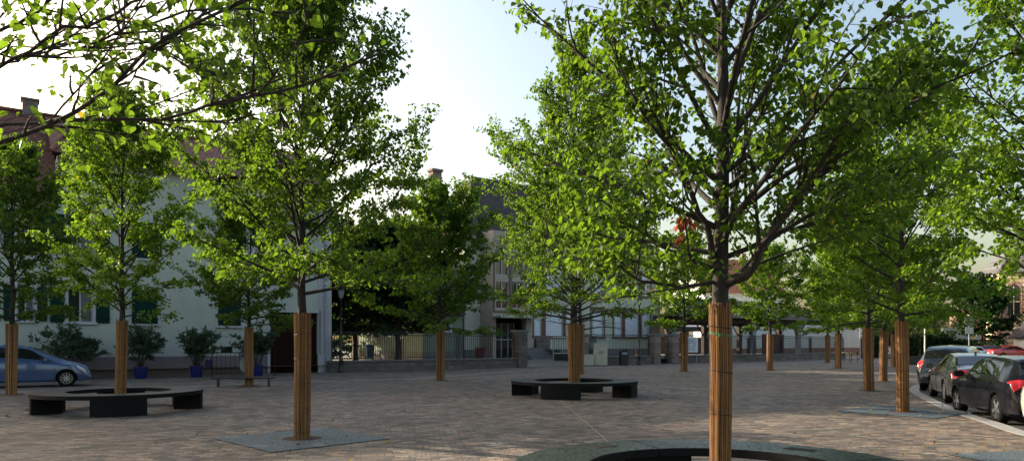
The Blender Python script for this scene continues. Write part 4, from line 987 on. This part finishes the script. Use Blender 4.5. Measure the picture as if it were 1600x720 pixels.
# far house with orange roof
def gable_house(loc, rz, L, D, he, hr, wall, roof, label, axis='x', wins=(), chim=None):
    root = empty('house', loc, rz, label, 'house'); mb = MB(); mb.box(-L/2,L/2,0,D,0,he)
    mb.add([(-L/2,0,he),(-L/2,D,he),(-L/2,D/2,hr-.1)],[(0,1,2)]); mb.add([(L/2,0,he),(L/2,D,he),(L/2,D/2,hr-.1)],[(0,1,2)]); mb.build('wall', wall, root)
    mb = MB(); sl = (hr-he)/(D/2); slab(mb, [(-L/2-.4,-.5,he-.5*sl),(L/2+.4,-.5,he-.5*sl),(L/2+.4,D/2,hr),(-L/2-.4,D/2,hr)], .15); slab(mb, [(-L/2-.4,D+.5,he-.5*sl),(L/2+.4,D+.5,he-.5*sl),(L/2+.4,D/2,hr+.02),(-L/2-.4,D/2,hr+.02)], .15)
    rf = mb.build('roof', roof, root)
    if chim: MB().box(chim-.35,chim+.35,D/2-.3,D/2+.3,hr-.5,hr+1).build('chimney', M['chimney'], rf)
    for (x,z) in wins:
        w_ = MB().box(x-.5,x+.5,-.05,-.002,z,z+1.4).build('window', M['win_frame'], root); MB().box(x-.42,x+.42,-.06,-.051,z+.08,z+1.32).build('pane', M['win_dark'], w_)
    return root
gable_house((34,104,0), R(15), 13, 10, 9.5, 14.4, M['white_wall'], M['tile_orange'], 'distant house with sunlit orange roof seen past the nearest trunk', wins=[(-4,5.5),(0,5.5),(4,5.5)], chim=3)
gable_house((60,112,0), R(8), 16, 9, 4.2, 7.8, M['brown_house'], M['tile_brown'], 'low brown house beyond the parked cars, left of the round dark tree', wins=[(-5,1.6),(0,1.6)])
gable_house((47,120,0), R(20), 15, 9, 3.6, 7.0, M['brown_house'], M['tile_red'], 'brown house in the gap of the right tree row', wins=[(-3,1.6),(3,1.6)])
o = MB().box(-2.6,2.6,0,.4,0,3.6).build('garden_wall', M['white_wall'], None, loc=(58.2,92,0), rz=R(5)); tag(o, 'whitewashed wall piece left of the round dark tree', 'wall')
o = MB().box(-3.6,4.2,0,.4,0,2.1).build('garden_wall', M['brown_house'], None, loc=(57.3,91.2,0), rz=R(5)); tag(o, 'low brown wall in front of the whitewashed piece', 'wall')
# hedge and walls closing the far right
rng = np.random.default_rng(9); hd = empty('hedge', (0,0,0), 0, 'dark hedge between the white wall and the distant lime trees', 'hedge')
n = 9000; s = rng.random(n); P = np.stack([39+s*16, 78+s*10+rng.uniform(0,1.6,n), rng.uniform(0,1,n)**.8*2.9*(1+.12*np.sin(s*40))], 1)
V, Q = leaves_geo(P, rng, .24); np_mesh('foliage', V, Q, M['leaf_d'], hd)
MB().box(0,18.5,-.3,.3,0,2.2).build('stems', M['timber'], hd, loc=(39,79,0), rz=math.atan2(10,16))
o = MB().box(0,34,0,.35,0,2.3).build('boundary_wall', M['brown_house'], None, loc=(70,98,0), rz=R(-4)); tag(o, 'brown boundary wall below the church trees', 'wall')

# church
CX = 73.6; CY = 103.0
ch = empty('church', (CX,CY,0), 0, 'sandstone church apse with pointed window and steep slate roof', 'church')
def octo(r, a0=R(202.5), n=8): return [(r*math.cos(a0+2*PI*k/n), r*math.sin(a0+2*PI*k/n)) for k in range(n)]
MB().prism(octo(4.6), 0, 11.6).build('apse_wall', M['church_stone'], ch)
mb = MB(); pr = octo(5.0); mb.add([(x,y,11.6) for x,y in pr]+[(0,0,18.2)], [tuple(range(7,-1,-1))]+[(i,(i+1)%8,8) for i in range(8)]); rf = mb.build('roof', M['slate'], ch)
MB().tube([(0,0,18.0),(0,0,19.6)], .05, 6).tube([(-.35,0,19.2),(.35,0,19.2)], .05, 6).build('cross', M['black_metal'], rf)
for k in range(8):
    a = R(202.5)+2*PI*k/8; c, s_ = math.cos(a), math.sin(a)
    mb = MB().box(4.4,5.7,-.4,.4,0,7.6); mb.add([(4.4,-.4,7.6),(5.7,-.4,7.6),(5.7,.4,7.6),(4.4,.4,7.6),(4.4,-.4,9.2),(4.4,.4,9.2)], [(0,1,4),(3,2,5),(1,2,5,4),(0,4,5,3)])
    mb.build('buttress', M['church_red'], ch, rz=a)
def lancet(mb, w, z0, z1, y0, y1):
    P = [(-w,z0),(w,z0),(w,z1-1.4*w)]+[(w-2*w*(1-math.cos(t)), z1-1.4*w+2*w*math.sin(t)*.82) for t in (.35,.7,1.0)]+[(-w+2*w*(1-math.cos(t)), z1-1.4*w+2*w*math.sin(t)*.82) for t in (1.0,.7,.35)]+[(-w,z1-1.4*w)]
    mb.prism_y(P, y0, y1)
for k in range(8):
    a = 2*PI*k/8; inr = 4.6*math.cos(PI/8)
    w_ = MB(); lancet(w_, .95, 5.4, 10.4, -inr-.10, -inr-.003); w_ = w_.build('window', M['church_red'], ch, rz=a+0)
    p_ = MB(); lancet(p_, .68, 5.7, 10.0, -inr-.14, -inr-.103); p_ = p_.build('pane', M['win_dark'], w_)
    t_ = MB().box(-.05,.05,-inr-.2,-inr-.142,5.7,9.6).box(-.68,.68,-inr-.19,-inr-.141,7.4,7.48).build('tracery', M['church_stone'], w_)
mb = MB().box(-1.6,20,4.2,14,0,7.0); mb.add([(-1.6,4.2,7),(-1.6,14,7),(-1.6,9.1,11.4)],[(0,1,2)]); mb.build('nave_wall', M['church_red'], ch)
mb = MB(); slab(mb,[(-1.8,3.7,6.6),(20,3.7,6.6),(20,9.1,11.6),(-1.8,9.1,11.6)]); slab(mb,[(-1.8,14.5,6.6),(20,14.5,6.6),(20,9.1,11.65),(-1.8,9.1,11.65)]); mb.build('nave_roof', M['slate'], ch)
# small building with dark roof and pale walls near the church
gable_house((66.5,90,0), R(-70), 6, 7, 2.8, 5.6, M['white_wall'], M['tile_brown'], 'small white outbuilding with dark roof under the church trees')
o = MB().box(-3,3,0,.4,0,2.5).build('sunlit_wall', M['church_stone'], None, loc=(57.2,76,0), rz=R(70)); o['label']='sunlit cream wall at the right edge above the cars'; o['category']='wall'

# poles, sign, barriers, hoops, planter
p = pd(1514,541,72); p.z = 0; root = empty('round_sign', p, 0, 'pale round sign over a square plate on a grey pole', 'sign')
MB().tube([(0,0,0),(0,0,4.5)], .05, 8).build('pole', M['zinc'], root)
o = MB().lathe([(.52,-.02),(.52,.02)], 28).build('disc', M['conc'], root); o.rotation_euler = (R(90),0,0); o.location = (0,-.07,3.9)
MB().box(-.42,.42,-.09,-.05,2.55,3.3).build('plate', M['conc'], root)
MB().box(-.38,.38,-.098,-.092,2.6,3.25).build('plate_face', M['pale_disc'], root)
o = MB().tube([(0,0,0),(0,0,4.2)], .05, 8).build('pole', M['zinc'], None, loc=(*pd(1344,557,70)[:2],0)); tag(o, 'thin grey pole at the right end of the yard wall', 'pole')
o = MB().tube([(0,0,0),(0,0,2.9)], .06, 8).build('white_pole', M['white_paint'], None, loc=(*pd(1445,557,62)[:2],0)); tag(o, 'white pole behind the mirror of the parked cars', 'pole')
p = pd(1378,559,80); p.z = 0; root = empty('road_barrier', p, R(5), 'white framed road barrier with a red chevron between the wrapped trunks', 'barrier')
mb = MB().tube([(-1.2,0,.15),(-1.2,0,1.25),(1.2,0,1.25),(1.2,0,.15),(-1.2,0,.15)], .04, 6)
mb.build('frame', M['white_paint'], root); mb = MB()
for k in range(1,12): mb.tube([(-1.2+.2*k,0,.15),(-1.2+.2*k,0,1.25)], .015, 4)
mb.build('bars', M['white_paint'], root)
MB().box(.3,.95,-.06,-.045,.4,1.15).build('sign_face', M['white_paint'], root)
MB().add([(.4,-.065,1.1),(.6,-.065,1.1),(.85,-.065,.775),(.6,-.065,.45),(.4,-.065,.45),(.63,-.065,.775)], [(0,1,2,5),(5,2,3,4)]).build('chevron', M['red_sign'], root)
for s in (-1,1): MB().box(s*1.2-.06,s*1.2+.06,-.3,.3,0,.12).build('foot', M['black'], root)
def hoop(px, label):
    p = gp(px, 565.5); root = MB().tube([(-.35,0,0),(-.35,0,.75),(-.25,0,.9),(.25,0,.9),(.35,0,.75),(.35,0,0)], .03, 8).build('bicycle_hoop', M['black_metal'], None, loc=(p.x,p.y,0), rz=R(25)); tag(root, label, 'bicycle stand', 'steel bicycle hoops')
hoop(1323, 'left steel hoop of the pair right of the slim lime tree'); hoop(1335, 'right steel hoop of the pair right of the slim lime tree')
p = pd(1428,569,55); p.z = 0; root = empty('planter', p, 0, 'dark square planter left of the parked car mirrors', 'planter'); mb = MB().box(-.5,.5,-.45,.45,0,.62); mb.build('box', M['black'], root, .02); MB().box(-.44,.44,-.39,.39,.621,.64).build('soil', M['soil'], root)
# overhead wires near the church
mb = MB()
# ------------------------------------------------------------------ cars
def car(name, loc, ang, spec, pm, label, alloy='alloy', spokes=5, group=None):
    root = empty(name, loc, ang, label, 'car', group)
    T_, B_, HB, HR, zb, wr, wx, ww = spec['top'], spec['belt'], spec['hb'], spec['hr'], spec['zb'], spec['wr'], spec['wx'], spec.get('tw',.2)
    tx = np.array(T_); bx_ = np.array(B_); hbx = np.array(HB); hrx = np.array(HR)
    xmin, xmax = tx[0,0], tx[-1,0]
    def sm(A, x, s=.05): return (np.interp(x-s,A[:,0],A[:,1])+2*np.interp(x,A[:,0],A[:,1])+np.interp(x+s,A[:,0],A[:,1]))/4
    def knots(x):
        zt = sm(tx,x); be = min(sm(bx_,x), zt-.05); hb = sm(hbx,x,.03); hr = min(sm(hrx,x), hb*.97)
        z0 = zb+ (.06 if (x < xmin+.3 or x > xmax-.3) else 0)
        zs = max(be+.02, zt-.09)
        return np.array([(hb*.90,z0),(hb*.965,z0+.07),(hb*1.0,z0+.5*(be-z0)),(hb*.995,be-.10),(hb*.965,be-.012),(hr*1.0+.0,zs),(hr*.93,max(zs+.01,zt-.04)),(hr*.6,max(zs+.02,zt-.012)),(0,max(zs+.025,zt))])
    def S(x, v, side=1):
        K = knots(x); i = min(int(v),7); f = v-i; p = K[i]*(1-f)+K[i+1]*f; return np.array([x, side*p[0], p[1]])
    st_ = np.unique(np.concatenate([np.linspace(xmin,xmin+.5,12), np.linspace(xmin+.5,xmax-.5,40), np.linspace(xmax-.5,xmax,12)]))
    vs = []; k = 17
    for x in st_:
        K = knots(x)
        vs += [(x, p[0], p[1]) for p in K]+[(x,-p[0],p[1]) for p in K[-2::-1]]
    m = len(st_); fs = [(i*k+j, i*k+j+1, (i+1)*k+j+1, (i+1)*k+j) for i in range(m-1) for j in range(k-1)]+[(i*k+k-1, i*k, (i+1)*k, (i+1)*k+k-1) for i in range(m-1)]
    fs += [tuple(range(k)), tuple((m-1)*k+j for j in range(k-1,-1,-1))]
    mbb = MB(); mbb.add(vs, fs); body = mbb.build('body', pm, root, smooth=False); body.data.materials.append(M['arch'])
    cut = MB()
    for x in wx:
        for s in (-1,1):
            n = 28; ra = wr*1.13; y0, y1 = s*(hbx[:,1].max()-.32), s*1.2
            cut.add([(x+ra*math.cos(2*PI*q/n), y, wr+ra*math.sin(2*PI*q/n)) for y in (y0,y1) for q in range(n)], [tuple(range(n)), tuple(range(2*n-1,n-1,-1))]+[(q,n+q,n+(q+1)%n,(q+1)%n) for q in range(n)])
    co = cut.build('cutter', M['arch']); 
    co.data.materials.clear(); co.data.materials.append(pm); co.data.materials.append(M['arch'])
    for p in co.data.polygons: p.material_index = 1
    md = body.modifiers.new('b','BOOLEAN'); md.object = co; md.operation = 'DIFFERENCE'; md.solver = 'EXACT'
    # evaluate at the origin
    root_l = root.location.copy(); root_r = root.rotation_euler.copy(); root.location = (0,0,0); root.rotation_euler = (0,0,0)
    bpy.context.view_layer.update(); dg = bpy.context.evaluated_depsgraph_get(); me = bpy.data.meshes.new_from_object(body.evaluated_get(dg))
    body.modifiers.clear(); body.data = me; bpy.data.objects.remove(co)
    root.location = root_l; root.rotation_euler = root_r
    for p in me.polygons: p.use_smooth = True
    try: me.set_sharp_from_angle(angle=R(32))
    except Exception: pass
    def patch(name, quad, m_, side=1, off=.006, nu=10, nv=4, parent=None, thick=True):
        # quad: ((x,v) lower rear, lower front, upper front, upper rear)
        q = np.array(quad, float); P = []
        for j in range(nv+1):
            for i in range(nu+1):
                a, b = i/nu, j/nv; xv = (1-a)*(1-b)*q[0]+a*(1-b)*q[1]+a*b*q[2]+(1-a)*b*q[3]
                p = S(xv[0], xv[1], side); d1 = S(xv[0]+.01, xv[1], side)-S(xv[0]-.01, xv[1], side); d2 = S(xv[0], min(8,xv[1]+.02), side)-S(xv[0], xv[1]-.02, side)
                nr = np.cross(d1, d2); nr /= np.linalg.norm(nr)+1e-9; nr = nr if nr[1]*side > 0 or (abs(nr[1])<.05 and nr[2] > 0) else -nr
                P.append(p+nr*off)
        mb = MB(); mb.add(P, [(j*(nu+1)+i, j*(nu+1)+i+1, (j+1)*(nu+1)+i+1, (j+1)*(nu+1)+i) for j in range(nv) for i in range(nu)])
        return mb.build(name, m_, parent or root, smooth=True)
    def cross(name, x_lo, x_hi, vlo, m_, off=.008, n=14, nv=5, bow=0.0):
        P = []
        for j in range(nv+1):
            x0 = x_lo+(x_hi-x_lo)*j/nv
            for i in range(n+1):
                w_ = -1+2*i/n; x = x0+bow*(1-w_*w_); v = vlo+(8-vlo)*(1-abs(w_)) ; sd = 1 if w_ >= 0 else -1
                p = S(x, min(v,8), sd); d1 = S(x+.01,min(v,8),sd)-S(x-.01,min(v,8),sd); nr = np.array([-d1[2],0,d1[0]]); nr /= np.linalg.norm(nr)+1e-9; nr = nr if nr[2] > 0 else -nr
                P.append(p+nr*off)
        mb = MB(); mb.add(P, [(j*(n+1)+i, j*(n+1)+i+1, (j+1)*(n+1)+i+1, (j+1)*(n+1)+i) for j in range(nv) for i in range(n)])
        return mb.build(name, m_, root, smooth=True)
    for side in (1,-1):
        for q in spec['side']: patch('side_window', q, M['car_glass'], side)
        for q in spec.get('seams',()):
            pass
        for hx in spec['handles']:
            p = S(hx, 3.3, side); MB().box(hx-.1,hx+.1,min(p[1],p[1]+side*.03),max(p[1],p[1]+side*.03),p[2]-.015,p[2]+.02).build('door_handle', pm, root, .006)
        for sx_ in spec['doorlines']:
            K = [S(sx_, v, side) for v in np.linspace(.8,4,8)]; MB().tube([(p[0],p[1]+side*.001,p[2]) for p in K], .004, 4).build('door_gap', M['arch'], root)
        mx = spec['mirror']; p = S(mx, 4.15, side)
        MB().box(-.06,.08,-.11,.11,-.07,.08).build('wing_mirror', pm, root, .03, loc=(p[0], p[1]+side*.12, p[2]+.07))
        K = [S(x_, 1.05, side) for x_ in np.linspace(wx[1]+wr*1.25, wx[0]-wr*1.25, 8)]
        MB().tube([(p[0],p[1]+side*.004,p[2]) for p in K], .022, 5).build('sill', M['black'] if spec.get('dark_sill',1) else pm, root)
        for x in wx:
            y = side*(hbx[:,1].max()-ww/2-.03); wh = empty('wheel', (x,y,wr)); wh.parent = root
            t = MB().lathe([(wr*.62,-ww/2),(wr*.9,-ww/2),(wr*.985,-ww/2+.03),(wr,-ww/4),(wr,ww/4),(wr*.985,ww/2-.03),(wr*.9,ww/2),(wr*.64,ww/2),(wr*.64,-ww/2+.02)], 30, caps=False).build('tyre', M['rubber'], wh, smooth=True); t.rotation_euler = (R(90),0,0)
            rm = MB().lathe([(wr*.66,ww*.30),(wr*.66,ww*.46),(wr*.60,ww*.47),(wr*.58,ww*.30)], 30)
            rm.lathe([(wr*.59,ww*.10),(wr*.59,ww*.14)], 24)
            r1 = MB(); 
            for q in range(spokes):
                a = 2*PI*q/spokes+.3; wdt = .22*wr if spokes < 8 else .1*wr; c_, s_ = math.cos(a), math.sin(a)
                r1.add([(rr*c_-e_*s_, rr*s_+e_*c_, z) for z in (ww*.30,ww*.46) for rr, e_ in ((wr*.08,-wdt*.6),(wr*.62,-wdt*.42),(wr*.62,wdt*.42),(wr*.08,wdt*.6))], [(3,2,1,0),(4,5,6,7),(0,1,5,4),(1,2,6,5),(2,3,7,6),(3,0,4,7)])
            r1.lathe([(wr*.14,ww*.3),(wr*.14,ww*.49)], 14).lathe([(wr*.645,ww*.10),(wr*.66,ww*.50),(wr*.62,ww*.50),(wr*.60,ww*.10)], 30, caps=False)
            ro = r1.build('rim', M[alloy], wh); ro.rotation_euler = (R(-90*side),0,0)
            d_ = MB().lathe([(wr*.60,ww*.05),(wr*.60,ww*.12)], 20).build('brake_disc', M['arch'], wh); d_.rotation_euler = (R(-90*side),0,0)
        for (nm, q, mt) in spec.get('lamps', ()): patch(nm, q, M[mt], side, .012, nu=6, nv=16)
    for (nm, xl, xh, vl, bow) in spec['cross']: cross(nm, xl, xh, vl, M['car_glass'], bow=bow)
    for (nm, b, mt, bv) in spec.get('boxes', ()): MB().box(*b).build(nm, M[mt] if mt != 'paint' else pm, root, bv)
    return root
HATCH = dict(lamps=[('tail_light',((-2.06,3.72),(-1.88,3.85),(-1.985,6.3),(-2.055,6.3)),'tail')],top=[(-2.12,.60),(-2.08,.86),(-2.0,1.0),(-1.93,1.06),(-1.62,1.385),(-1.45,1.43),(-.9,1.47),(-.2,1.485),(.25,1.455),(.52,1.38),(1.15,1.02),(1.3,.99),(1.75,.90),(2.0,.78),(2.12,.55)],
    belt=[(-2.12,.58),(-2.0,.94),(-1,.95),(1.1,.90),(1.8,.80),(2.12,.5)], hb=[(-2.12,.74),(-2.05,.82),(-1.85,.875),(-1.4,.89),(1.5,.89),(1.9,.80),(2.05,.7),(2.12,.58)],
    hr=[(-2.1,.72),(-1.9,.66),(-1.6,.585),(-1,.60),(.3,.60),(1.15,.72),(2,.66)], zb=.20, wr=.325, wx=(1.28,-1.30), mirror=.78,
    side=[((-.12,4.25),(.98,4.25),(.42,4.93),(-.12,4.93)), ((-1.30,4.25),(-.20,4.25),(-.20,4.93),(-1.12,4.93))],
    handles=[-.02,-.98], doorlines=[-.16,1.0,-1.05], cross=[('windscreen',1.08,.56,5.25,-.0),('rear_window',-1.88,-1.66,5.5,0)],
    boxes=[           ('number_plate',(-2.135,-2.11,-.26,.26,.60,.71),'plate_white',.003),('bumper_reflector',(-2.125,-2.06,.45,.68,.40,.44),'red_sign',.003),('bumper_reflector',(-2.125,-2.06,-.68,-.45,.40,.44),'red_sign',.003),
           ('roof_spoiler',(-1.80,-1.60,-.52,.52,1.375,1.40),'paint',.012),('rear_wiper',(-1.99,-1.97,-.02,.25,1.03,1.05),'black',.003)])
SEDAN = dict(lamps=[('tail_light',((-2.39,3.5),(-2.18,3.75),(-2.33,7.1),(-2.385,7.1)),'tail')],top=[(-2.42,.55),(-2.40,.88),(-2.30,1.04),(-2.0,1.08),(-1.75,1.12),(-1.05,1.38),(-.5,1.45),(0,1.465),(.4,1.43),(.65,1.35),(1.35,1.0),(1.6,.96),(2.1,.86),(2.35,.72),(2.42,.5)],
    belt=[(-2.42,.52),(-2.3,.92),(-1,.96),(1.2,.92),(2,.78),(2.42,.45)], hb=[(-2.42,.74),(-2.32,.85),(-2.1,.915),(-1.6,.93),(1.7,.93),(2.2,.82),(2.42,.6)],
    hr=[(-2.4,.74),(-1.9,.72),(-1.2,.60),(-.5,.61),(.4,.60),(1.35,.74),(2.3,.68)], zb=.20, wr=.34, wx=(1.42,-1.39), mirror=.95,
    side=[((.0,4.25),(1.15,4.25),(.55,4.92),(.0,4.92)), ((-1.0,4.25),(-.08,4.25),(-.08,4.92),(-.9,4.9)), ((-1.5,4.25),(-1.06,4.25),(-1.0,4.85),(-1.12,4.75))],
    handles=[.12,-.85], doorlines=[-.04,1.15,-1.1], cross=[('windscreen',1.28,.68,5.25,0),('rear_window',-1.70,-1.08,5.35,0)],
    boxes=[
           ('number_plate',(-2.435,-2.40,-.26,.26,.62,.73),'plate_white',.003),('roof_aerial',(-.80,-.66,-.02,.02,1.40,1.50),'paint',.008)])
SUV = dict(lamps=[('tail_light',((-2.18,3.6),(-2.0,3.8),(-2.1,6.0),(-2.17,6.0)),'tail'),('headlight',((1.9,3.5),(2.19,3.3),(2.14,5.4),(1.86,4.2)),'tail_clear')],top=[(-2.25,.62),(-2.2,1.0),(-2.1,1.15),(-1.85,1.55),(-1.5,1.64),(-.5,1.68),(.1,1.66),(.5,1.58),(1.1,1.18),(1.3,1.12),(1.9,1.04),(2.15,.9),(2.25,.6)],
    belt=[(-2.25,.6),(-2.1,1.04),(-1,1.05),(1.1,1.02),(1.9,.93),(2.25,.55)], hb=[(-2.25,.78),(-2.1,.88),(-1.7,.92),(1.6,.92),(2.0,.85),(2.25,.66)],
    hr=[(-2.2,.72),(-1.8,.66),(-1,.66),(.3,.66),(1.1,.76),(2.1,.72)], zb=.26, wr=.36, wx=(1.36,-1.32), mirror=.85,
    side=[((-.1,4.25),(.98,4.25),(.42,4.93),(-.1,4.93)), ((-1.1,4.25),(-.18,4.25),(-.18,4.93),(-1.05,4.93)), ((-1.85,4.3),(-1.2,4.25),(-1.15,4.9),(-1.6,4.9))],
    handles=[0,-.95], doorlines=[-.14,1.0,-1.15], cross=[('windscreen',1.03,.55,5.25,0),('rear_window',-2.06,-1.88,5.5,0)],
    boxes=[('rear_bumper',(-2.28,-2.1,-.70,.70,.34,.58),'black',.04),
           ('front_grille',(2.12,2.27,-.42,.42,.5,.72),'black',.02)])
MPV = dict(top=[(-2.15,.62),(-2.12,1.05),(-2.0,1.3),(-1.8,1.53),(-1.4,1.60),(-.8,1.635),(-.2,1.62),(.2,1.54),(1.25,1.07),(1.5,.99),(1.9,.86),(2.08,.72),(2.15,.5)],
    belt=[(-2.15,.6),(-2.0,1.04),(-1,1.02),(1.0,.94),(1.6,.84),(2.15,.45)], hb=[(-2.15,.78),(-2.0,.86),(-1.6,.89),(1.5,.89),(1.85,.80),(2.05,.68),(2.15,.55)],
    hr=[(-2.1,.72),(-1.8,.64),(-1,.64),(.3,.63),(1.25,.74),(2.1,.66)], zb=.20, wr=.325, wx=(1.34,-1.40), mirror=.66, tw=.2,
    side=[((-.22,4.25),(1.0,4.25),(.22,4.93),(-.22,4.93)), ((-1.25,4.25),(-.34,4.25),(-.34,4.93),(-1.2,4.93)), ((-1.85,4.3),(-1.36,4.25),(-1.3,4.9),(-1.6,4.85))],
    handles=[-.12,-1.1], doorlines=[-.28,.95,-1.3], cross=[('windscreen',1.18,.26,5.25,0),('rear_window',-2.0,-1.84,5.5,0)], dark_sill=0,
    lamps=[('headlight',((1.72,3.4),(2.02,3.5),(1.96,4.6),(1.62,4.7)),'tail_clear')],
    boxes=[('tail_light',(-2.1,-1.9,.6,.86,.9,1.25),'tail',.03),('tail_light',(-2.1,-1.9,-.86,-.6,.9,1.25),'tail',.03),('front_grille',(2.02,2.17,-.4,.4,.5,.66),'black',.02),('front_bumper',(1.98,2.18,-.6,.6,.26,.48),'paint',.06)])
RZ = -.06
def place_by_wheels(rear, front, spec):      # contact points of the left wheels
    r = Vector(rear); f = Vector(front); h = (f-r).normalized(); a = math.atan2(h.y,h.x); right = Vector((h.y,-h.x)); hw = max(x[1] for x in spec['hb'])-.13
    mid = r - h*spec['wx'][1] + right*hw; return (mid.x, mid.y, RZ), a
loc, a = place_by_wheels((10.62,15.45), (11.32,17.95), HATCH); car('hatchback_car', loc, a, HATCH, P_BLACK, 'black hatchback parked at the kerb with red tail lights', group='cars parked along the kerb')
loc, a = place_by_wheels((12.75,20.8), (13.85,23.35), SEDAN); car('saloon_car', loc, a, SEDAN, P_GREY, 'metallic grey saloon parked just ahead of the black hatchback', group='cars parked along the kerb', spokes=10)
loc, a = place_by_wheels((15.3,26.4), (17.2,28.6), SUV); car('sport_utility_car', loc, a, SUV, P_NAVY, 'dark blue tall car parked ahead of the grey saloon', group='cars parked along the kerb')
h = Vector((.14,.99)).normalized(); fw = Vector((10.02,13.42)); loc = fw-h*1.36+Vector((h.y,-h.x))*.79
car('sport_utility_car', (loc.x,loc.y,RZ), math.atan2(h.y,h.x), SUV, P_PALE, 'pale grey tall car cut off at the right edge behind the black hatchback', group='cars parked along the kerb')
p = gp(104,603.5); aM = R(30); loc = Vector((p.x,p.y,0))-Vector((math.cos(aM),math.sin(aM),0))*1.34+Vector((-math.sin(aM),math.cos(aM),0))*.76
car('family_car', (loc.x,loc.y,0), aM, MPV, P_BLUE, 'blue grey family car at the left edge before the shuttered house', spokes=10)
p = pd(1563,550,76); car('saloon_car', (p.x+1.0,p.y,RZ), R(2), SEDAN, P_RED, 'bright red car in the distance seen from the side', group='distant parked cars')
p = pd(1548,550,83); car('hatchback_car', (p.x,p.y,RZ), R(5), HATCH, P_DRED, 'dark red car just behind the bright red one', group='distant parked cars')
p = pd(1521,550,60); car('hatchback_car', (p.x,p.y,RZ), R(60), HATCH, P_SILV, 'small silver blue car between the dark blue one and the red cars', group='distant parked cars')
